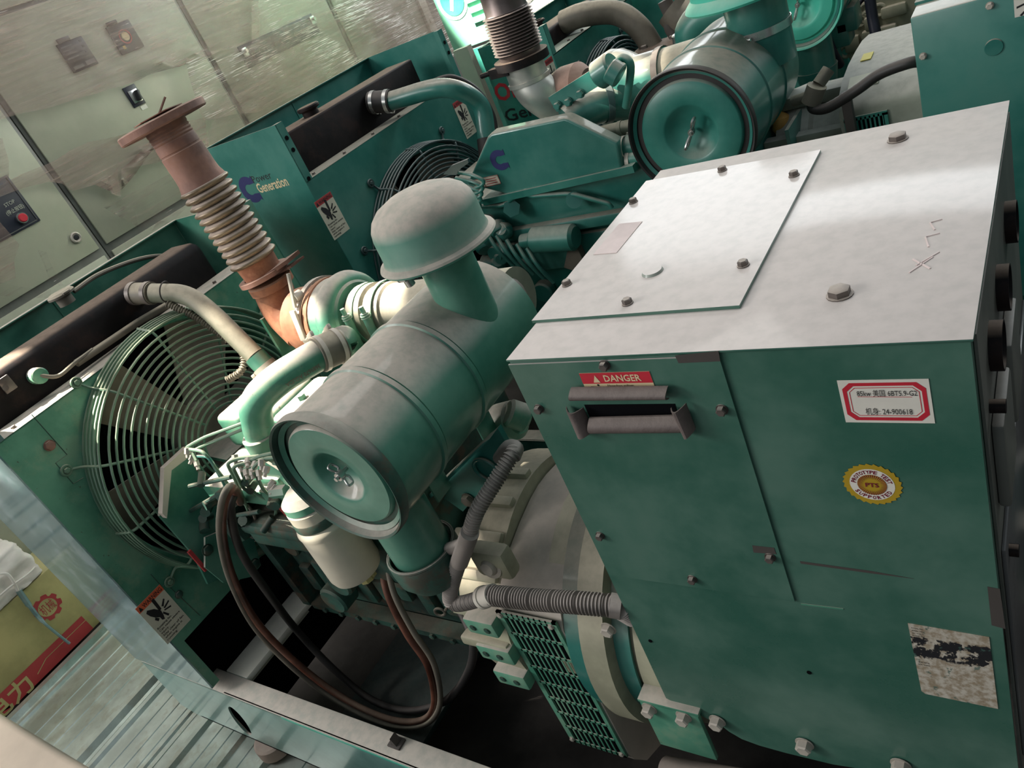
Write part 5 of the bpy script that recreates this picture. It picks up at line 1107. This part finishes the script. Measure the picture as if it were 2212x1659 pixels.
film([(80, 538), (100, 542), (110, 570), (122, 590), (136, 616), (126, 618), (108, 600), (96, 560)], .05, 'film_thin', .02, 16)
film([(-40, 605), (40, 618), (110, 628), (110, 645), (40, 640), (-40, 640)], .04, 'film_thin', .02, 17)
# ================================================================== carton with printed emblem, bag on top
XB = -2.9
CB = empty('cardboard_carton', (XB - .14, -.4, .11), 'olive yellow carton with a red gear emblem and red printed band', 'box')
zt_ = at(110, 1217, 'x', XB).z - .01; zb_ = .092
ct = obj('carton_body', G().box(XB - .27, XB, -.53, .12, zb_, zt_, .004), 'card_yellow', CB)
bz0, bz1 = zb_ + .0, zb_ + .085
gA = at(190, 1345, 'x', XB + .001)
g = G().d2((XB + .001, 0, 0), Y, Z, [(-.53, zb_ + .002), (gA.y, zb_ + .002), (gA.y, bz1), (-.53, bz1)])
g.m(1).d2((XB + .0016, 0, 0), Y, Z, [(gA.y - .26, zb_ + .03), (gA.y - .20, zb_ + .055), (gA.y, zb_ + .055), (gA.y, zb_ + .058), (gA.y - .202, zb_ + .058), (gA.y - .262, zb_ + .033)])
p = at(5, 1500, 'x', XB + .001); g.text('电力', V((XB + .0018, -.52, zb_ + .005)), Y, Z, .065, .19, bold=.02)
obj('printed_band', g, ('red_faded', 'card_yellow'), ct)
p = at(103, 1312, 'x', XB + .0012); g = G(); pts = []
for k in range(48): a = 2 * pi * k / 48; r = .058 if (k // 2) % 3 else .047; pts.append((r * cos(a), r * sin(a)))
g.d2(p, Y, Z, pts); g.m(1).lathe([(0, 0), (.038, 0)], p + X * .0005, X, 36).m(0); g.text('机械', p + V((.0012, -.03, -.02)), Y, Z, .04, .06)
obj('gear_emblem', g, ('red_faded', 'card_yellow'), ct)
obj('strap_tail', G().tube(catmull(TP((40, 1275, 'x', XB + .02), (65, 1310, 'x', XB + .02), (95, 1345, 'x', XB + .02), (150, 1390, 'x', XB + .02))), [.012] * 8 + [.009] * 8 + [.006] * 9, 8), 'panel_gloss', CB, 'twisted plastic strap')
# crumpled white bag
bm = bmesh.new(); bmesh.ops.create_icosphere(bm, subdivisions=5, radius=1)
for v in bm.verts:
    d = v.co.copy(); k = max(abs(d.x), abs(d.y), abs(d.z)); d = d / (k ** .75)
    r = 1 + .09 * mn.noise(d * 2.2) + .05 * abs(mn.noise(d * 6)) + .03 * mn.noise(V((d.x * 4, d.y * 14, d.z * 4)))
    v.co = V((XB - .12 + d.x * .13 * r, -.20 + d.y * .19 * r, zt_ + .085 + max(-.080, d.z * .10 * r)))
g = G(); g.bm.free(); g.bm = bm
bag = obj('white_bag', g, 'cloth_white', None, 'crumpled white plastic bag lying on top of the yellow carton', 'bag', smooth=80)
obj('tied_knot', G().tube(catmull(TP((-5, 1240, 'x', XB + .03), (15, 1240, 'x', XB + .04), (28, 1255, 'x', XB + .04), (38, 1275, 'x', XB + .03))), .006, 8).tube(catmull(TP((-5, 1290, 'x', XB + .03), (25, 1265, 'x', XB + .04), (60, 1240, 'x', XB + .03), (75, 1225, 'x', XB + .0))), .004, 8), 'cloth_white', bag)
# pale board standing out of frame, mirrored in the glossy side sheet
wb = obj('foam_board', G().box(-2.98, -2.95, -1.1, -.44, zt_ + .002, 1.3, .004), 'white', None, 'white printed board standing on the yellow carton, seen mirrored in the glossy side sheet', 'board')
g = G()
for z in (.52, .60, .68): g.d2((-2.949, 0, z), Y, Z, [(-1.1, 0), (-.45, 0), (-.45, .012), (-1.1, .012)])
g.text('ensel', V((-2.948, -.47, .72)), -Y, Z, .075, .2)
obj('board_printing', g, 'glass_grey', wb)
# ================================================================== corrugated sheets on the ground
def sheet(x0, x1, ribs, label, z=.085, y0=-.53, y1=.75, n=0):
    prof = [(x0, z)]
    for r, w, h in ribs: prof += [(r - w, z), (r - w * .55, z + h), (r + w * .55, z + h), (r + w, z)]
    prof.append((x1, z)); g = G()
    A = [g.bm.verts.new((x, y0, zz)) for x, zz in prof]; B = [g.bm.verts.new((x, y1, zz)) for x, zz in prof]
    C1 = [g.bm.verts.new((x, y0, zz - .002)) for x, zz in prof]; D1 = [g.bm.verts.new((x, y1, zz - .002)) for x, zz in prof]
    for i in range(len(prof) - 1): g._f([A[i], A[i + 1], B[i + 1], B[i]]); g._f([C1[i], D1[i], D1[i + 1], C1[i + 1]]); g._f([A[i], C1[i], C1[i + 1], A[i + 1]]); g._f([B[i], B[i + 1], D1[i + 1], D1[i]])
    g._f([A[0], B[0], D1[0], C1[0]]); g._f([A[-1], C1[-1], D1[-1], B[-1]])
    return obj('corrugated_sheet', g, 'sheet_zinc', None, label, 'metal sheet', 'zinc sheets on the floor', smooth=20)
sheet(-2.88, -2.20, [(-2.83, .03, .022), (-2.76, .016, .01), (-2.62, .006, .003), (-2.54, .006, .003), (-2.46, .006, .003), (-2.38, .006, .003), (-2.25, .03, .022)], 'ribbed zinc sheet next to the yellow carton', .088, y1=.5)
sheet(-2.23, -1.90, [(-2.19, .022, .012), (-2.10, .006, .003), (-2.03, .006, .003), (-1.97, .006, .003), (-1.935, .012, .008)], 'dirt-speckled ribbed zinc sheet in the middle of the three floor sheets', .075, y1=.3)
sheet(-1.912, -1.15, [(-1.82, .02, .016), (-1.74, .006, .003), (-1.68, .006, .003), (-1.62, .016, .014), (-1.55, .006, .003), (-1.45, .02, .018), (-1.3, .006, .003)], 'bright ribbed zinc sheet running beneath the skid rail', .0725, y1=-.13)
for x in (-2.7, -2.05, -1.7, -1.3): obj('sheet_batten', G().box(x - .04, x + .04, -.52, -.14, 0, .06), 'concrete', None, 'timber batten under the zinc sheets', 'batten', 'battens under the sheets')
p = at(592, 1625, 'y', -.19)
obj('stone_block', G().lathe([(0, .046), (.055, .046), (.062, .040), (.064, .0), (0, 0)], (p.x + .02, -.17, .087), Z, 26), 'stone', None, 'round pinkish stone block supporting the skid rail', 'block')
obj('crate', G().box(-1.98, -.75, -1.3, -.537, 0, .605, .022, 4), 'crate_beige', None, 'smooth beige rounded crate at the bottom left corner', 'crate')
# ================================================================== hall
obj('floor', G().box(-5, 6, -5, 7, -.05, 0), 'concrete', kind='structure')
obj('wall_left', G().box(-5.1, -5, -5, 7, 0, 5), 'hall_wall', kind='structure')
obj('wall_back', G().box(-5, 6, 7, 7.1, 0, 2.2).box(-5, 6, 7, 7.1, 4.4, 5), 'hall_wall', kind='structure')
obj('wall_right', G().box(6, 6.1, -5, 7, 0, 5), 'hall_wall', kind='structure')
for i in range(6): obj('window_%d' % (i + 1), G().box(-5 + i * 1.9, -4.9 + i * 1.9, 7, 7.05, 2.2, 4.4), 'glass_grey', kind='structure')
# ================================================================== light
w = bpy.data.worlds.new('world'); sc.world = w; w.use_nodes = True
bg = w.node_tree.nodes['Background']; bg.inputs[0].default_value = (.80, .92, 1.0, 1); bg.inputs[1].default_value = .30
def area(name, loc, tgt, sx, sy, e, col=(1, 1, 1)):
    l = bpy.data.lights.new(name, 'AREA'); l.shape = 'RECTANGLE'; l.size, l.size_y = sx, sy; l.energy = e; l.color = col
    o = bpy.data.objects.new(name, l); COL.objects.link(o); o.location = loc; o.rotation_euler = (V(tgt) - V(loc)).to_track_quat('-Z', 'Y').to_euler(); return o
def spot(name, loc, tgt, deg, e, blend=.08, col=(1, .93, .8), size=.02):
    l = bpy.data.lights.new(name, 'SPOT'); l.energy = e; l.spot_size = radians(deg); l.spot_blend = blend; l.color = col; l.shadow_soft_size = size
    o = bpy.data.objects.new(name, l); COL.objects.link(o); o.location = loc; o.rotation_euler = (V(tgt) - V(loc)).to_track_quat('-Z', 'Y').to_euler(); return o
area('window_light', (.3, 6.6, 3.6), (-.2, .5, 1), 8, 2.2, 420, (.93, .98, 1))
area('roof_light', (-1.2, 1.6, 4.8), (-.2, .5, 1), 2.2, 1.4, 60, (1, .97, .92))
area('front_left_fill', (-3.2, -4.2, 3.0), (-.4, 0, 1), 3, 2.2, 70, (1, .97, .93))  # added soft fill from the front left, no doorway stands there
spot('sun_patch', (-2.6, -.6, 4.6), (-1.0, .24, 1.18), 7.5, 3000)
spot('sun_patch_pipe', (-2.2, .9, 4.6), (-.70, .44, 1.28), 2.6, 3600)
spot('sun_patch_filter', (-2.4, -1.6, 3.6), (-.68, -.06, 1.09), 2.2, 1100)
area('left_fill', (-4.2, -2.4, 3.4), (-2.0, -.4, .2), 1.6, 1.6, 130, (1, .99, .97))  # added fill that brightens the floor sheets at lower left
spot('sun_patch_tank', (-3.2, -1.4, 4.6), (-1.55, -.12, 1.44), 4.6, 5200)
spot('sun_patch_far', (-2.2, 1.0, 5.2), (-2.0, 3.75, 2.15), 21, 11000, .15)
spot('sun_patch_turbo', (-1.2, -.6, 5.0), t3 + V((.03, -.08, .06)), 2.4, 2200)
spot('sun_patch_bellows', (-4.2, .6, 3.9), b0.lerp(b1, .5) + V((-.05, -.08, 0)), 2.6, 3000)
sc.view_settings.view_transform = 'Standard'; sc.view_settings.look = 'None'; sc.view_settings.gamma = 1
sc.view_settings.use_curve_mapping = False; sc.view_settings.exposure = 0
sc.cycles.max_bounces = 8 if hasattr(sc, 'cycles') else 8
